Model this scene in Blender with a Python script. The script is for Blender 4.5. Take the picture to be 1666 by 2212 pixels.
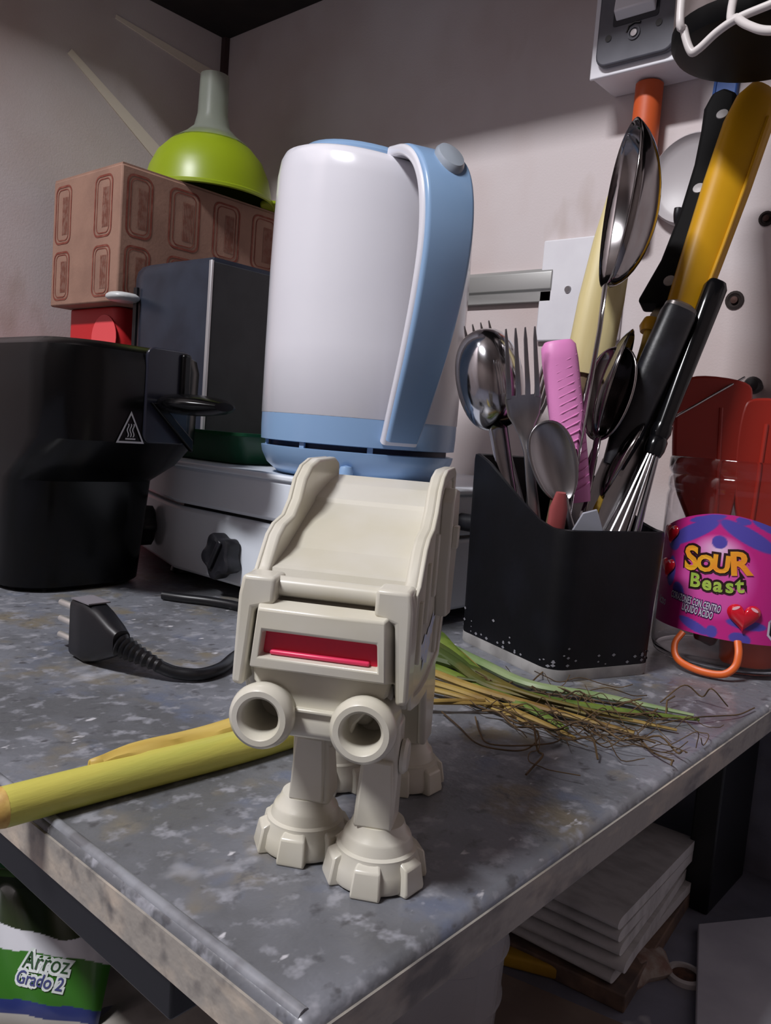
import bpy, bmesh, math, random
import numpy as np
from mathutils import Vector, Matrix

random.seed(7)
for o in list(bpy.data.objects):
    bpy.data.objects.remove(o)
SC = bpy.context.scene
COL = SC.collection
R_ = math.radians

# ------------------------------------------------------------------ camera
AZ, PITCH, ROLL = 0.8589, 0.0997, 0.0792
camd = bpy.data.cameras.new('camera')
cam = bpy.data.objects.new('camera', camd)
COL.objects.link(cam)
camd.sensor_fit = 'HORIZONTAL'
camd.sensor_width = 36.0
camd.lens = 36.0 * 1738.9 / 1666.0
camd.clip_start = 0.01
heading = Vector((-math.cos(AZ), math.sin(AZ), 0))
fwd = heading * math.cos(PITCH) + Vector((0, 0, -math.sin(PITCH)))
right0 = fwd.cross(Vector((0, 0, 1))).normalized()
up0 = right0.cross(fwd)
# the phone is tilted a little anticlockwise: the horizon falls to the right
right = right0 * math.cos(ROLL) + up0 * math.sin(ROLL)
up = right.cross(fwd)
cam.matrix_world = Matrix(((right.x, up.x, -fwd.x, 0), (right.y, up.y, -fwd.y, 0),
                           (right.z, up.z, -fwd.z, 0.14), (0, 0, 0, 1)))
SC.camera = cam

# ------------------------------------------------------------------ light
world = bpy.data.worlds.new('world')
SC.world = world
world.use_nodes = True
world.node_tree.nodes['Background'].inputs[0].default_value = (0.80, 0.82, 0.90, 1)
world.node_tree.nodes['Background'].inputs[1].default_value = 0.03


def area(name, loc, target, sx, sy, power, color):
    l = bpy.data.lights.new(name, 'AREA')
    l.shape = 'RECTANGLE'
    l.size, l.size_y = sx, sy
    l.energy = power
    l.color = color
    o = bpy.data.objects.new(name, l)
    COL.objects.link(o)
    o.location = loc
    o.rotation_euler = (Vector(target) - Vector(loc)).to_track_quat('-Z', 'Y').to_euler()
    return o


area('ceiling_tube_light', (-0.45, -0.85, 1.58), (-0.40, 0.30, 0.0), 0.46, 0.12, 37.0, (0.975, 0.97, 1.0))
SC.view_settings.view_transform = 'Standard'
SC.view_settings.look = 'None'
SC.view_settings.gamma = 1
SC.view_settings.use_curve_mapping = False
SC.view_settings.exposure = 0.0


# ------------------------------------------------------------------ materials
def lin(c):
    return tuple(((v / 255) / 12.92 if v / 255 <= 0.04045 else ((v / 255 + 0.055) / 1.055) ** 2.4) for v in c)


MATS = {}


def mat(name, col, rough=0.5, metal=0.0, col2=None, scale=20.0, lo=0.4, hi=0.65, bump=0.0, bscale=None,
        trans=0.0, ior=1.45, coat=0.0, sss=0.0, alpha=1.0, stretch=None, attr=None, spec=0.5, detail=4):
    if name in MATS:
        return MATS[name]
    m = bpy.data.materials.new(name)
    m.use_nodes = True
    nt = m.node_tree
    b = nt.nodes['Principled BSDF']
    c1 = lin(col) + (1,)
    b.inputs['Base Color'].default_value = c1
    b.inputs['Roughness'].default_value = rough
    b.inputs['Metallic'].default_value = metal
    b.inputs['IOR'].default_value = ior
    b.inputs['Specular IOR Level'].default_value = spec
    b.inputs['Transmission Weight'].default_value = trans
    b.inputs['Coat Weight'].default_value = coat
    b.inputs['Alpha'].default_value = alpha
    if sss:
        b.inputs['Subsurface Weight'].default_value = sss
        b.inputs['Subsurface Radius'].default_value = (0.006, 0.005, 0.003)
        b.inputs['Subsurface Scale'].default_value = 0.6
    tc = nt.nodes.new('ShaderNodeTexCoord')
    mp = nt.nodes.new('ShaderNodeMapping')
    nt.links.new(tc.outputs['Object'], mp.inputs[0])
    if stretch:
        mp.inputs['Scale'].default_value = stretch
    if col2 is not None:
        n = nt.nodes.new('ShaderNodeTexNoise')
        n.inputs['Scale'].default_value = scale
        n.inputs['Detail'].default_value = detail
        nt.links.new(mp.outputs[0], n.inputs['Vector'])
        r = nt.nodes.new('ShaderNodeValToRGB')
        r.color_ramp.elements[0].position = lo
        r.color_ramp.elements[0].color = c1
        r.color_ramp.elements[1].position = hi
        r.color_ramp.elements[1].color = lin(col2) + (1,)
        nt.links.new(n.outputs['Fac'], r.inputs[0])
        nt.links.new(r.outputs[0], b.inputs['Base Color'])
    if attr:
        a = nt.nodes.new('ShaderNodeVertexColor')
        a.layer_name = attr
        nt.links.new(a.outputs[0], b.inputs['Base Color'])
    if bump:
        n2 = nt.nodes.new('ShaderNodeTexNoise')
        n2.inputs['Scale'].default_value = bscale or scale * 4
        n2.inputs['Detail'].default_value = 3
        nt.links.new(mp.outputs[0], n2.inputs['Vector'])
        bp = nt.nodes.new('ShaderNodeBump')
        bp.inputs['Strength'].default_value = bump
        bp.inputs['Distance'].default_value = 0.002
        nt.links.new(n2.outputs['Fac'], bp.inputs['Height'])
        nt.links.new(bp.outputs[0], b.inputs['Normal'])
    MATS[name] = m
    return m


def layered(name, base, layers, rough=0.5, bump=0.0, bscale=200):
    """base colour with several noise masks of other colours on top (wear, stains, paint specks)"""
    m = mat(name, base, rough)
    nt = m.node_tree
    b = nt.nodes['Principled BSDF']
    tc = [n for n in nt.nodes if n.type == 'TEX_COORD'][0]
    prev = None
    for k, (c, scale, lo, hi, stretch) in enumerate(layers):
        mp = nt.nodes.new('ShaderNodeMapping')
        mp.inputs['Location'].default_value = (3.7 * k, 1.3 * k, 2.1 * k)
        mp.inputs['Scale'].default_value = stretch
        nt.links.new(tc.outputs['Object'], mp.inputs[0])
        n = nt.nodes.new('ShaderNodeTexNoise')
        n.inputs['Scale'].default_value = scale
        n.inputs['Detail'].default_value = 3.5
        n.inputs['Roughness'].default_value = 0.6
        nt.links.new(mp.outputs[0], n.inputs['Vector'])
        r = nt.nodes.new('ShaderNodeValToRGB')
        r.color_ramp.elements[0].position = lo
        r.color_ramp.elements[1].position = hi
        nt.links.new(n.outputs['Fac'], r.inputs[0])
        mx = nt.nodes.new('ShaderNodeMix')
        mx.data_type = 'RGBA'
        nt.links.new(r.outputs[0], mx.inputs[0])
        if prev is None:
            mx.inputs[6].default_value = lin(base) + (1,)
        else:
            nt.links.new(prev, mx.inputs[6])
        mx.inputs[7].default_value = lin(c) + (1,)
        prev = mx.outputs[2]
    nt.links.new(prev, b.inputs['Base Color'])
    if bump:
        n2 = nt.nodes.new('ShaderNodeTexNoise')
        n2.inputs['Scale'].default_value = bscale
        nt.links.new(tc.outputs['Object'], n2.inputs['Vector'])
        bp = nt.nodes.new('ShaderNodeBump')
        bp.inputs['Strength'].default_value = bump
        bp.inputs['Distance'].default_value = 0.001
        nt.links.new(n2.outputs['Fac'], bp.inputs['Height'])
        nt.links.new(bp.outputs[0], b.inputs['Normal'])
    return m


# ------------------------------------------------------------------ mesh helpers
class G:
    """a bag of vertices and faces"""
    def __init__(s):
        s.v, s.f = [], []

    def add(s, v, f):
        k = len(s.v)
        s.v += [tuple(p) for p in v]
        s.f += [tuple(i + k for i in q) for q in f]
        return s

    def box(s, x0, x1, y0, y1, z0, z1):
        return s.add([(x0, y0, z0), (x1, y0, z0), (x1, y1, z0), (x0, y1, z0), (x0, y0, z1), (x1, y0, z1), (x1, y1, z1), (x0, y1, z1)],
                     [(3, 2, 1, 0), (4, 5, 6, 7), (0, 1, 5, 4), (1, 2, 6, 5), (2, 3, 7, 6), (3, 0, 4, 7)])

    def loft(s, rings, cap=True, closed=True):
        n = len(rings[0])
        v = [p for r in rings for p in r]
        f = []
        for a in range(len(rings) - 1):
            for i in range(n if closed else n - 1):
                j = (i + 1) % n
                f.append((a * n + i, a * n + j, (a + 1) * n + j, (a + 1) * n + i))
        if cap and closed:
            f.append(tuple(range(n - 1, -1, -1)))
            f.append(tuple((len(rings) - 1) * n + i for i in range(n)))
        return s.add(v, f)

    def lathe(s, prof, n=32, c=(0, 0, 0), axis='z', cap=False):
        rings = []
        for r, h in prof:
            ring = []
            for i in range(n):
                a = 2 * math.pi * i / n
                x, y = r * math.cos(a), r * math.sin(a)
                p = (x, y, h) if axis == 'z' else ((x, h, -y) if axis == 'y' else (h, x, y))
                ring.append((p[0] + c[0], p[1] + c[1], p[2] + c[2]))
            rings.append(ring)
        return s.loft(rings, cap)

    def tube(s, pts, rad, n=10, cap=True, flat=1.0):
        pts = [Vector(p) for p in pts]
        if not hasattr(rad, '__len__'):
            rad = [rad] * len(pts)
        rings, ref = [], None
        for i, p in enumerate(pts):
            t = (pts[min(i + 1, len(pts) - 1)] - pts[max(i - 1, 0)]).normalized()
            if ref is None:
                ref = Vector((0, 0, 1)) if abs(t.z) < 0.9 else Vector((1, 0, 0))
            u = (ref - t * ref.dot(t)).normalized()
            w = t.cross(u)
            ref = u
            rings.append([p + (u * math.cos(2 * math.pi * k / n) * flat + w * math.sin(2 * math.pi * k / n)) * rad[i] for k in range(n)])
        return s.loft(rings, cap)

    def prism(s, outline, d0, d1, plane='xy'):
        def P(u, w, d):
            return {'xy': (u, w, d), 'xz': (u, d, w), 'yz': (d, u, w)}[plane]
        return s.loft([[P(u, w, d0) for u, w in outline], [P(u, w, d1) for u, w in outline]])

    def ngrid(s, rows):
        return s.loft(rows, cap=False, closed=False)

    def xf(s, M):
        s.v = [tuple(M @ Vector(p)) for p in s.v]
        return s


def smooth_path(pts, n=8):
    """Catmull-Rom through the points"""
    P = [Vector(p) for p in pts]
    P = [P[0] * 2 - P[1]] + P + [P[-1] * 2 - P[-2]]
    out = []
    for i in range(1, len(P) - 2):
        for k in range(n):
            t = k / n
            a, b, c, d = P[i - 1], P[i], P[i + 1], P[i + 2]
            out.append(0.5 * ((2 * b) + (c - a) * t + (2 * a - 5 * b + 4 * c - d) * t * t + (3 * b - a - 3 * c + d) * t ** 3))
    out.append(P[-2])
    return out


def interp(xs, ys, x):
    return float(np.interp(x, xs, ys))


def rrect(w, h, r, n=5, cx=0, cy=0):
    o = []
    for sx, sy, a0 in ((1, 1, 0), (-1, 1, 90), (-1, -1, 180), (1, -1, 270)):
        for k in range(n + 1):
            a = R_(a0 + 90 * k / n)
            o.append((cx + sx * (w / 2 - r) + r * math.cos(a), cy + sy * (h / 2 - r) + r * math.sin(a)))
    return o


def mk(name, g, m, parent=None, bevel=0.0, seg=2, smooth=False, solid=0.0, sub=0, flip=True, soffset=0.0):
    me = bpy.data.meshes.new(name)
    me.from_pydata(g.v, [], g.f)
    me.validate()
    bm = bmesh.new()
    bm.from_mesh(me)
    if flip:
        bmesh.ops.recalc_face_normals(bm, faces=bm.faces)
    bm.to_mesh(me)
    bm.free()
    for p in me.polygons:
        p.use_smooth = smooth or bevel > 0
    me.materials.append(m)
    o = bpy.data.objects.new(name, me)
    COL.objects.link(o)
    if solid:
        md = o.modifiers.new('s', 'SOLIDIFY')
        md.thickness = solid
        md.offset = soffset
    if sub:
        md = o.modifiers.new('u', 'SUBSURF')
        md.levels = md.render_levels = sub
    if bevel:
        md = o.modifiers.new('b', 'BEVEL')
        md.width = bevel
        md.segments = seg
        md.limit_method = 'ANGLE'
        md.angle_limit = R_(35)
        md.harden_normals = False
        me.set_sharp_from_angle(angle=R_(50))
    elif smooth and not sub:
        me.set_sharp_from_angle(angle=R_(40))
    if parent is not None:
        o.parent = parent
    return o


def tag(o, label=None, cat=None, group=None, kind=None):
    if label:
        o['label'] = label
    if cat:
        o['category'] = cat
    if group:
        o['group'] = group
    if kind:
        o['kind'] = kind
    return o


def thing(name, label, cat, loc=(0, 0, 0), M=None, group=None):
    e = bpy.data.objects.new(name, None)
    COL.objects.link(e)
    e.empty_display_size = 0.01
    if M is not None:
        e.matrix_world = M
    else:
        e.location = loc
    return tag(e, label, cat, group)


def frame(origin, x, y, z):
    x, y, z = Vector(x), Vector(y), Vector(z)
    return Matrix(((x.x, y.x, z.x, origin[0]), (x.y, y.y, z.y, origin[1]), (x.z, y.z, z.z, origin[2]), (0, 0, 0, 1)))


def text2d(s, size, offset=0.0, spacing=1.0):
    cu = bpy.data.curves.new('t', 'FONT')
    cu.body = s
    cu.size = size
    cu.align_x = 'CENTER'
    cu.align_y = 'CENTER'
    cu.offset = offset
    cu.space_character = spacing
    cu.resolution_u = 3
    o = bpy.data.objects.new('t', cu)
    COL.objects.link(o)
    dg = bpy.context.evaluated_depsgraph_get()
    me = bpy.data.meshes.new_from_object(o.evaluated_get(dg))
    v = [(p.co.x, p.co.y) for p in me.vertices]
    f = [tuple(p.vertices) for p in me.polygons]
    bpy.data.objects.remove(o)
    bpy.data.curves.remove(cu)
    bpy.data.meshes.remove(me)
    return v, f


def struct(name, g, m, **k):
    o = mk(name, g, m, **k)
    o['kind'] = 'structure'
    return o


# ------------------------------------------------------------------ palette
M_WALL = layered('wall_paint', (204, 194, 194), [((190, 172, 168), 4, 0.45, 0.7, (1, 1, 1)), ((176, 160, 152), 14, 0.62, 0.8, (1, 1, 0.4)), ((215, 208, 210), 3, 0.5, 0.75, (1, 1, 1))], 0.75, 0.15, 500)
M_DARK = mat('dark_board', (20, 17, 18), 0.7, col2=(30, 25, 25), scale=30)
M_TABLE = layered('worn_laminate', (116, 118, 125), [((94, 95, 98), 12, 0.45, 0.62, (1, 1, 1)), ((120, 113, 100), 22, 0.56, 0.68, (1, 1, 1)), ((100, 106, 122), 30, 0.57, 0.69, (1, 1, 1)), ((142, 143, 150), 100, 0.54, 0.66, (1, 0.8, 1)),
                                        ((82, 82, 86), 140, 0.58, 0.70, (1, 0.7, 1)), ((190, 189, 194), 110, 0.665, 0.71, (1, 0.5, 1)), ((168, 169, 176), 30, 0.62, 0.74, (1, 0.6, 1))], 0.30, 0.3, 260)
M_TEDGE = layered('worn_edge', (150, 144, 136), [((186, 172, 156), 40, 0.5, 0.7, (1, 0.5, 1.4)), ((98, 94, 92), 70, 0.52, 0.7, (1, 0.4, 1)), ((204, 188, 168), 30, 0.6, 0.72, (0.6, 0.6, 2))], 0.5, 0.3, 300)
M_FLOOR = layered('floor_cement', (128, 130, 144), [((98, 98, 108), 10, 0.4, 0.65, (1, 1, 1)), ((185, 184, 190), 22, 0.68, 0.74, (1, 0.7, 1)), ((120, 118, 124), 34, 0.55, 0.75, (1, 1, 1))], 0.6, 0.2, 200)
M_BLACKFRAME = mat('black_enamel', (16, 16, 18), 0.4)
M_BLACKPL = mat('black_plastic', (22, 22, 26), 0.42, col2=(34, 34, 40), scale=60, bump=0.05, bscale=400)
M_STEEL = mat('steel', (190, 188, 190), 0.13, 1.0, col2=(168, 166, 170), scale=30)
M_STEELB = mat('steel_brushed', (160, 158, 160), 0.28, 1.0, col2=(140, 138, 140), scale=90, stretch=(1, 1, 0.1))
M_WHITEPL = mat('white_plastic', (226, 225, 230), 0.35, col2=(218, 216, 222), scale=20)

# ------------------------------------------------------------------ setting
XL, YB, ZF, ZC = -0.957, 0.70, -0.20, 1.75
XR, YF = 1.35, -1.5
struct('floor', G().box(XL - .05, XR + .05, YF - .05, YB + .05, ZF - .04, ZF), M_FLOOR)
struct('ceiling', G().box(XL - .05, XR + .05, YF - .05, YB + .05, ZC, ZC + .04), mat('ceiling_paint', (150, 142, 138), 0.8, col2=(136, 128, 124), scale=3))
struct('wall_back', G().box(XL - .05, XR + .05, YB, YB + .05, ZF, ZC), M_WALL)
struct('wall_left', G().box(XL - .05, XL, YF - .05, YB, ZF, ZC), M_WALL)
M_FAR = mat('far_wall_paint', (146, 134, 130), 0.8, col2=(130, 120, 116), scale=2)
struct('wall_right', G().box(XR, XR + .05, YF, YB, ZF, ZC), M_FAR)
struct('wall_front', G().box(XL, XR, YF - .05, YF, ZF, ZC), M_FAR)
struct('baseboard_back', G().box(XL, XR, YB - .004, YB, ZF, -.0185), M_FLOOR)
struct('corner_gap_1', G().box(XL, XL + .008, YB - .008, YB, 0.602, 0.652), mat('corner_gap_dark', (70, 52, 52), 0.8))  # solid strip whose dark colour stands in for the dark gap in the corner

# dark shelf running round the corner overhead
sh = thing('corner_shelf', 'dark wooden shelf fixed in the corner above the worktop', 'shelf', (XL, YB, 0.652))
sh_b = mk('shelf_board', G().box(0, 1.3, -0.290, 0, 0, 0.02), M_DARK, sh, bevel=0.001)
mk('shelf_board', G().box(0, 0.072, -1.0, -0.291, 0, 0.02), M_DARK, sh, bevel=0.001)

# metal rail and plates on the back wall
rail = mk('wall_rail', G().prism([(-.006, -.016), (0, -.016), (0, .016), (-.004, .016), (-.008, .012), (-.008, -.004), (-.006, -.006)], -.055, .055, 'yz'),
          mat('dull_aluminium', (170, 170, 168), 0.45, 0.6), bevel=0.0006)
rail.location = (-0.466, YB, 0.293)
tag(rail, 'short grey aluminium rail screwed to the wall right of the kettle', 'rail')
pl = thing('wall_plate', 'white rectangular cover plate on the wall behind the cutlery', 'wall plate', (-0.381, YB, 0.287))
mk('plate', G().box(-.043, .043, -.006, 0, -.048, .048), M_WHITEPL, pl, bevel=0.0015)
mk('screw', G().lathe([(0.0001, -.0075), (.003, -.0075), (.0036, -.006)], 14, (-.012, 0, .0), 'y', True), M_STEELB, pl, smooth=True)
mk('screw', G().lathe([(0.0001, -.0075), (.003, -.0075), (.0036, -.006)], 14, (.030, 0, .036), 'y', True), M_STEELB, pl, smooth=True)
M_HOLE = mat('dark_hole', (38, 28, 26), 0.8)  # dark brown colour of the screw holes
for (x, z, r, lab) in ((-.2395, .271, .0075, 'dark round screw hole with rim in the wall beside the black whisk handle'),
                       (-.222, .335, .0060, 'dark screw hole high in the wall right of the yellow handle')):
    h = thing('wall_screw', lab, 'screw', (x, YB, z), group='screws in the back wall')
    mk('anchor', G().lathe([(r, 0), (r * 1.02, -.0012), (r * .75, -.0016), (r * .6, -.0006), (.0001, -.0004)], 18, axis='y', cap=True), M_HOLE, h, smooth=True)
    mk('screw_head', G().lathe([(r * .42, -.0005), (r * .40, -.0024), (.0001, -.0028)], 12, axis='y', cap=True), mat('rusty_screw', (70, 46, 40), 0.6, 0.4), h, smooth=True)
kn = mk('wall_peg', G().lathe([(.0045, 0), (.0045, -.006), (.0068, -.009), (.0072, -.014), (.0055, -.0175), (.0001, -.0185)], 20, axis='y', cap=True), M_BLACKPL, smooth=True)
kn.location = (-.213, YB, .200)
tag(kn, 'small black peg on the wall above the red plastic pieces', 'peg')

# narrow pale strips on the left wall
M_STRIP = mat('pale_strip', (236, 226, 212), 0.5)


def strip_on_left(p, q, w0, w1, lab):
    (y0, z0), (y1, z1) = p, q
    d = Vector((y1 - y0, z1 - z0)).normalized()
    n = Vector((-d.y, d.x))
    o = mk('wall_strip', G().prism([(-n.x * w0, -n.y * w0), (n.x * w0, n.y * w0), (y1 - y0 + n.x * w1, z1 - z0 + n.y * w1), (y1 - y0 - n.x * w1, z1 - z0 - n.y * w1)], 0, .0012, 'yz'), M_STRIP)
    o.location = (XL, y0, z0)
    return tag(o, lab, 'tape')


strip_on_left((.535, .614), (.693, .597), .0022, .0075, 'pale strip slanting to the corner on the left wall')
strip_on_left((.479, .552), (.601, .474), .004, .009, 'pale strip running down the left wall towards the lime bowl')

# ------------------------------------------------------------------ table
TX1, TY0 = -0.122, 0.127
tb = thing('work_table', 'low grey worn laminate table with a black frame', 'table', (-0.54, 0.41, ZF))
tl = Matrix.Translation(Vector((0.54, -0.41, -ZF)))
mk('table_top', G().box(XL + .001, TX1, TY0, YB - .001, -.0175, 0).xf(tl), M_TABLE, tb, bevel=0.0035, seg=3)
mk('side_edging', G().box(TX1 - .0005, TX1 + .0008, TY0 + .004, YB - .004, -.0165, -.0035).xf(tl), M_TEDGE, tb)
mk('front_edging', G().box(XL + .002, TX1 - .004, TY0 - .0008, TY0 + .0005, -.0165, -.0035).xf(tl), M_TEDGE, tb)
mk('lip_bead', G().tube([(XL + .002, TY0 + .0032, -.0012), (TX1 - .0035, TY0 + .0032, -.0012)], .0020, 10).xf(tl), mat('edge_bead', (136, 138, 144), 0.3, col2=(104, 104, 108), scale=60, lo=.45, hi=.6), tb, smooth=True)
mk('frame_rail', G().box(XL + .002, TX1 - .055, TY0 + .002, TY0 + .022, -.032, -.0176).xf(tl), M_BLACKFRAME, tb, bevel=0.001)
mk('frame_rail', G().box(TX1 - .064, TX1 - .05, TY0 + .024, YB - .01, -.034, -.0176).xf(tl), M_BLACKFRAME, tb, bevel=0.001)
for (x0, x1, y0, y1) in ((-.192, -.173, .603, .686), (-.945, -.926, .600, .684), (-.945, -.926, .15, .23)):
    mk('leg', G().box(x0, x1, y0, y1, ZF, -.0176).xf(tl), M_BLACKFRAME, tb, bevel=0.0015)

# ------------------------------------------------------------------ gas stove
M_ENAMEL = mat('white_enamel', (228, 234, 242), 0.28, col2=(220, 226, 236), scale=12)
st = thing('gas_stove', 'white countertop gas stove with black star knobs behind the toy', 'stove', (-.53, .54, 0))
so = Matrix.Translation(Vector((.53, -.54, 0)))
plan = [(-.345, .395), (-.345, .685), (-.795, .685), (-.795, .468), (-.577, .395)]


def plan_in(pl, d):
    c = Vector((sum(p[0] for p in pl) / len(pl), sum(p[1] for p in pl) / len(pl)))
    return [(p[0] + (d if p[0] < c.x else -d), p[1] + (d if p[1] < c.y else -d)) for p in pl]


mk('lower_body', G().prism(plan_in(plan, .0015), .010, .0640).xf(so), M_ENAMEL, st, bevel=0.003)
mk('gap_strip', G().prism(plan_in(plan, .006), .0636, .0672).xf(so), M_BLACKFRAME, st)
mk('upper_body', G().prism(plan, .0668, .098).xf(so), M_ENAMEL, st, bevel=0.003)
mk('cooktop', G().prism(plan_in(plan, -.002), .0975, .102).xf(so), M_ENAMEL, st, bevel=0.0015)
for (x, y) in ((-.362, .42), (-.362, .66), (-.76, .66), (-.60, .425)):
    mk('foot', G().lathe([(.010, 0), (.012, .002), (.010, .0105)], 16, (x, y, 0), cap=True).xf(so), M_BLACKPL, st, smooth=True)


mk('gas_inlet', G().tube([(-.346, .486, .078), (-.330, .486, .078)], .0065, 16).xf(so), M_BLACKPL, st, smooth=True)
mk('inlet_nozzle', G().tube([(-.331, .486, .0765), (-.322, .486, .0755)], [.0035, .0022], 12).xf(so), M_STEELB, st, smooth=True)


def star_knob(parent, M):
    n = 60
    rings = []
    for r, h in ((.0135, 0), (.0165, .002), (.0170, .011), (.0160, .0135), (.0135, .0145), (.0105, .0138)):
        ring = []
        for i in range(n):
            a = 2 * math.pi * i / n
            q = r * (1 + 0.13 * math.cos(5 * a))
            ring.append((q * math.cos(a), -h, q * math.sin(a)))
        rings.append(ring)
    k = mk('knob', G().loft(rings).xf(M), M_BLACKPL, parent, smooth=True)
    mk('knob_ridge', G().box(-.0022, .0022, -.0165, -.012, -.011, .015).xf(M), M_BLACKPL, k, bevel=0.001)


star_knob(st, so @ Matrix.Translation(Vector((-.501, .3965, .033))) @ Matrix.Rotation(.5, 4, 'Y'))
nx = Vector((.0730, .218)).normalized()
star_knob(st, so @ Matrix.Translation(Vector((-.640, .4165, .038))) @ Matrix.Rotation(math.atan2(.073, -.218) - math.pi, 4, 'Z'))
for (x, y) in ((-.40, .55), (-.66, .56)):
    mk('burner', G().lathe([(.045, .102), (.045, .106), (.03, .108), (.0001, .108)], 28, (x, y, 0), cap=True).xf(so), M_BLACKFRAME, st, smooth=True) if x < -.6 else None

# ------------------------------------------------------------------ kettle
KC = (-.4375, .4672, .102)
kt = thing('electric_kettle', 'white electric kettle with pale blue handle strip and base', 'kettle', KC)
M_KW = mat('kettle_white', (222, 221, 228), 0.22, col2=(217, 216, 224), scale=8, coat=0.3)
M_KB = mat('kettle_blue', (140, 172, 208), 0.30, col2=(134, 166, 204), scale=10, coat=0.2)
M_KG = mat('kettle_grey', (150, 158, 168), 0.25)


def ell(prof, n=56, e=1.0):
    rings = []
    for r, h in prof:
        r *= 1.03
        rings.append([(r * math.cos(2 * math.pi * i / n), r * e * math.sin(2 * math.pi * i / n), h) for i in range(n)])
    return G().loft(rings)


mk('power_base', ell([(.050, 0), (.060, .001), (.0685, .008), (.0725, .016), (.0735, .021), (.071, .0215)]), M_KB, kt, smooth=True)
mk('base_gap', ell([(.068, .021), (.068, .0265)]), mat('deep_navy', (16, 34, 62), 0.5), kt, smooth=True)
for a in (200, 240, 280, 320):
    mk('base_tab', G().box(.0715, .0735, -.002, .002, .0215, .0255).xf(Matrix.Rotation(R_(a), 4, 'Z')), M_KB, kt)
mk('lower_band', ell([(.070, .0252), (.0738, .0258), (.0742, .036), (.0742, .0455)]), M_KB, kt, smooth=True)
# body leans in a little under a sloping rim
n, rings = 64, []
KS = .922
for r, h in ((.0742, .0455), (.0745, .046), (.0748, .10), (.0748, .16), (.0742, .20), (.0735, .225), (.0718, .236), (.0695, .241), (.066, .243), (.05, .2445)):
    ring = []
    r *= 1.03
    for i in range(n):
        a = 2 * math.pi * i / n
        x, y = r * math.cos(a), r * math.sin(a)
        t = max(0, (h - .15) / .093)
        side = x * .757 + y * .653               # towards the right of the photo
        ring.append((x, y, .0455 + (h - .0455) * KS - t * .16 * side))
    rings.append(ring)
mk('body', G().loft(rings), M_KW, kt, smooth=True)
lidr = []
for r, h in ((.060, .2440), (.0605, .2475), (.057, .2515), (.045, .2555), (.025, .2580), (.004, .2588)):
    h = .0455 + (h - .0455) * KS
    lidr.append([(r * math.cos(2 * math.pi * i / 48), r * math.sin(2 * math.pi * i / 48),
                  h - .15 * r * (math.cos(2 * math.pi * i / 48) * .757 + math.sin(2 * math.pi * i / 48) * .653)) for i in range(48)])
lid = mk('lid', G().loft(lidr), M_KB, kt, smooth=True)
# handle: a curved band standing off the body, turned a little to the right of the camera
to_cam = Vector((.653, -.757, 0))
rgt = Vector((.757, .653, 0))
ph = R_(23.5)
hd = (to_cam * math.cos(ph) + rgt * math.sin(ph)).normalized()
hs = Vector((-hd.y, hd.x, 0))


def band(zs, rs, ws, ths, off, lo=0, hi=1, m=26, rnd=.35):
    rings = []
    for k in range(m + 1):
        t = lo + (hi - lo) * k / m
        i = t * (len(zs) - 1)
        pr = lambda a: interp(range(len(a)), a, i)
        z, r, w, th = pr(zs), pr(rs) + off, pr(ws), pr(ths)
        dz = (interp(range(len(zs)), zs, min(i + .05, len(zs) - 1)) - interp(range(len(zs)), zs, max(i - .05, 0)))
        dr = (interp(range(len(rs)), rs, min(i + .05, len(rs) - 1)) - interp(range(len(rs)), rs, max(i - .05, 0)))
        L = math.hypot(dz, dr) or 1
        nr, nz = -dz / L, dr / L
        if nr < 0:
            nr, nz = -nr, -nz
        ring = []
        for (u, q) in rrect(w, th, min(w, th) * rnd, 4):
            ring.append(hd * (r + nr * q) + hs * u + Vector((0, 0, z + nz * q)))
        rings.append(ring)
    return G().loft(rings)


def dense(a):
    x = np.arange(len(a))
    xs = np.linspace(0, len(a) - 1, (len(a) - 1) * 6 + 1)
    pts = smooth_path([(v, 0, 0) for v in a], 6)
    return [p.x for p in pts]


HZ = dense([.030, .056, .094, .130, .162, .190, .210, .223, .229])
HR = dense([.0800, .0930, .1100, .1220, .1270, .1230, .1110, .0900, .0640])
HW = dense([.024, .027, .030, .032, .033, .034, .035, .035, .034])
mk('handle', band(HZ, HR, [w + .0030 for w in HW], [.0075] * len(HZ), -.0018, m=60), M_KW, kt, smooth=True)
grip = mk('grip_strip', band(HZ, HR, HW, [.006] * len(HZ), .0030, lo=.01, m=60, rnd=.45), M_KB, kt, smooth=True)
tag(grip, 'pale blue grip strip')
# switch at the top of the handle
sw = []
bz = Vector((0, 0, 1))
cpt = hd * .1125 + Vector((0, 0, .2130))
nn = (hd * .72 + bz * .69).normalized()
tt = (bz * .72 - hd * .69).normalized()
for r, h in ((1.0, 0), (1.0, .003), (.86, .0055), (.4, .0066), (.02, .0068)):
    sw.append([cpt + nn * h + hs * (math.cos(2 * math.pi * i / 28) * .0095 * r + .004) + tt * (math.sin(2 * math.pi * i / 28) * .0150 * r) for i in range(28)])
mk('switch_button', G().loft(sw), M_KG, kt, smooth=True)
# water gauge on the left flank
gd = (-rgt * .985 - to_cam * .17).normalized()
gs = Vector((-gd.y, gd.x, 0))
rr = []
for z, w, q in ((.060, .004, .0760), (.066, .007, .0785), (.12, .007, .0792), (.178, .007, .0792), (.186, .007, .0780), (.190, .004, .0755)):
    rr.append([gd * (.0700) + gs * w + bz * z, gd * q + gs * w * .7 + bz * z, gd * q - gs * w * .7 + bz * z, gd * .0700 - gs * w + bz * z])
mk('water_gauge', G().loft(rr), M_KG, kt, bevel=0.001)
mk('front_nub', G().lathe([(.005, 0), (.0052, .008), (.004, .011), (.0001, .012)], 14, tuple(to_cam * .0735 - rgt * .004), cap=True), M_KB, kt, smooth=True)

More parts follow.
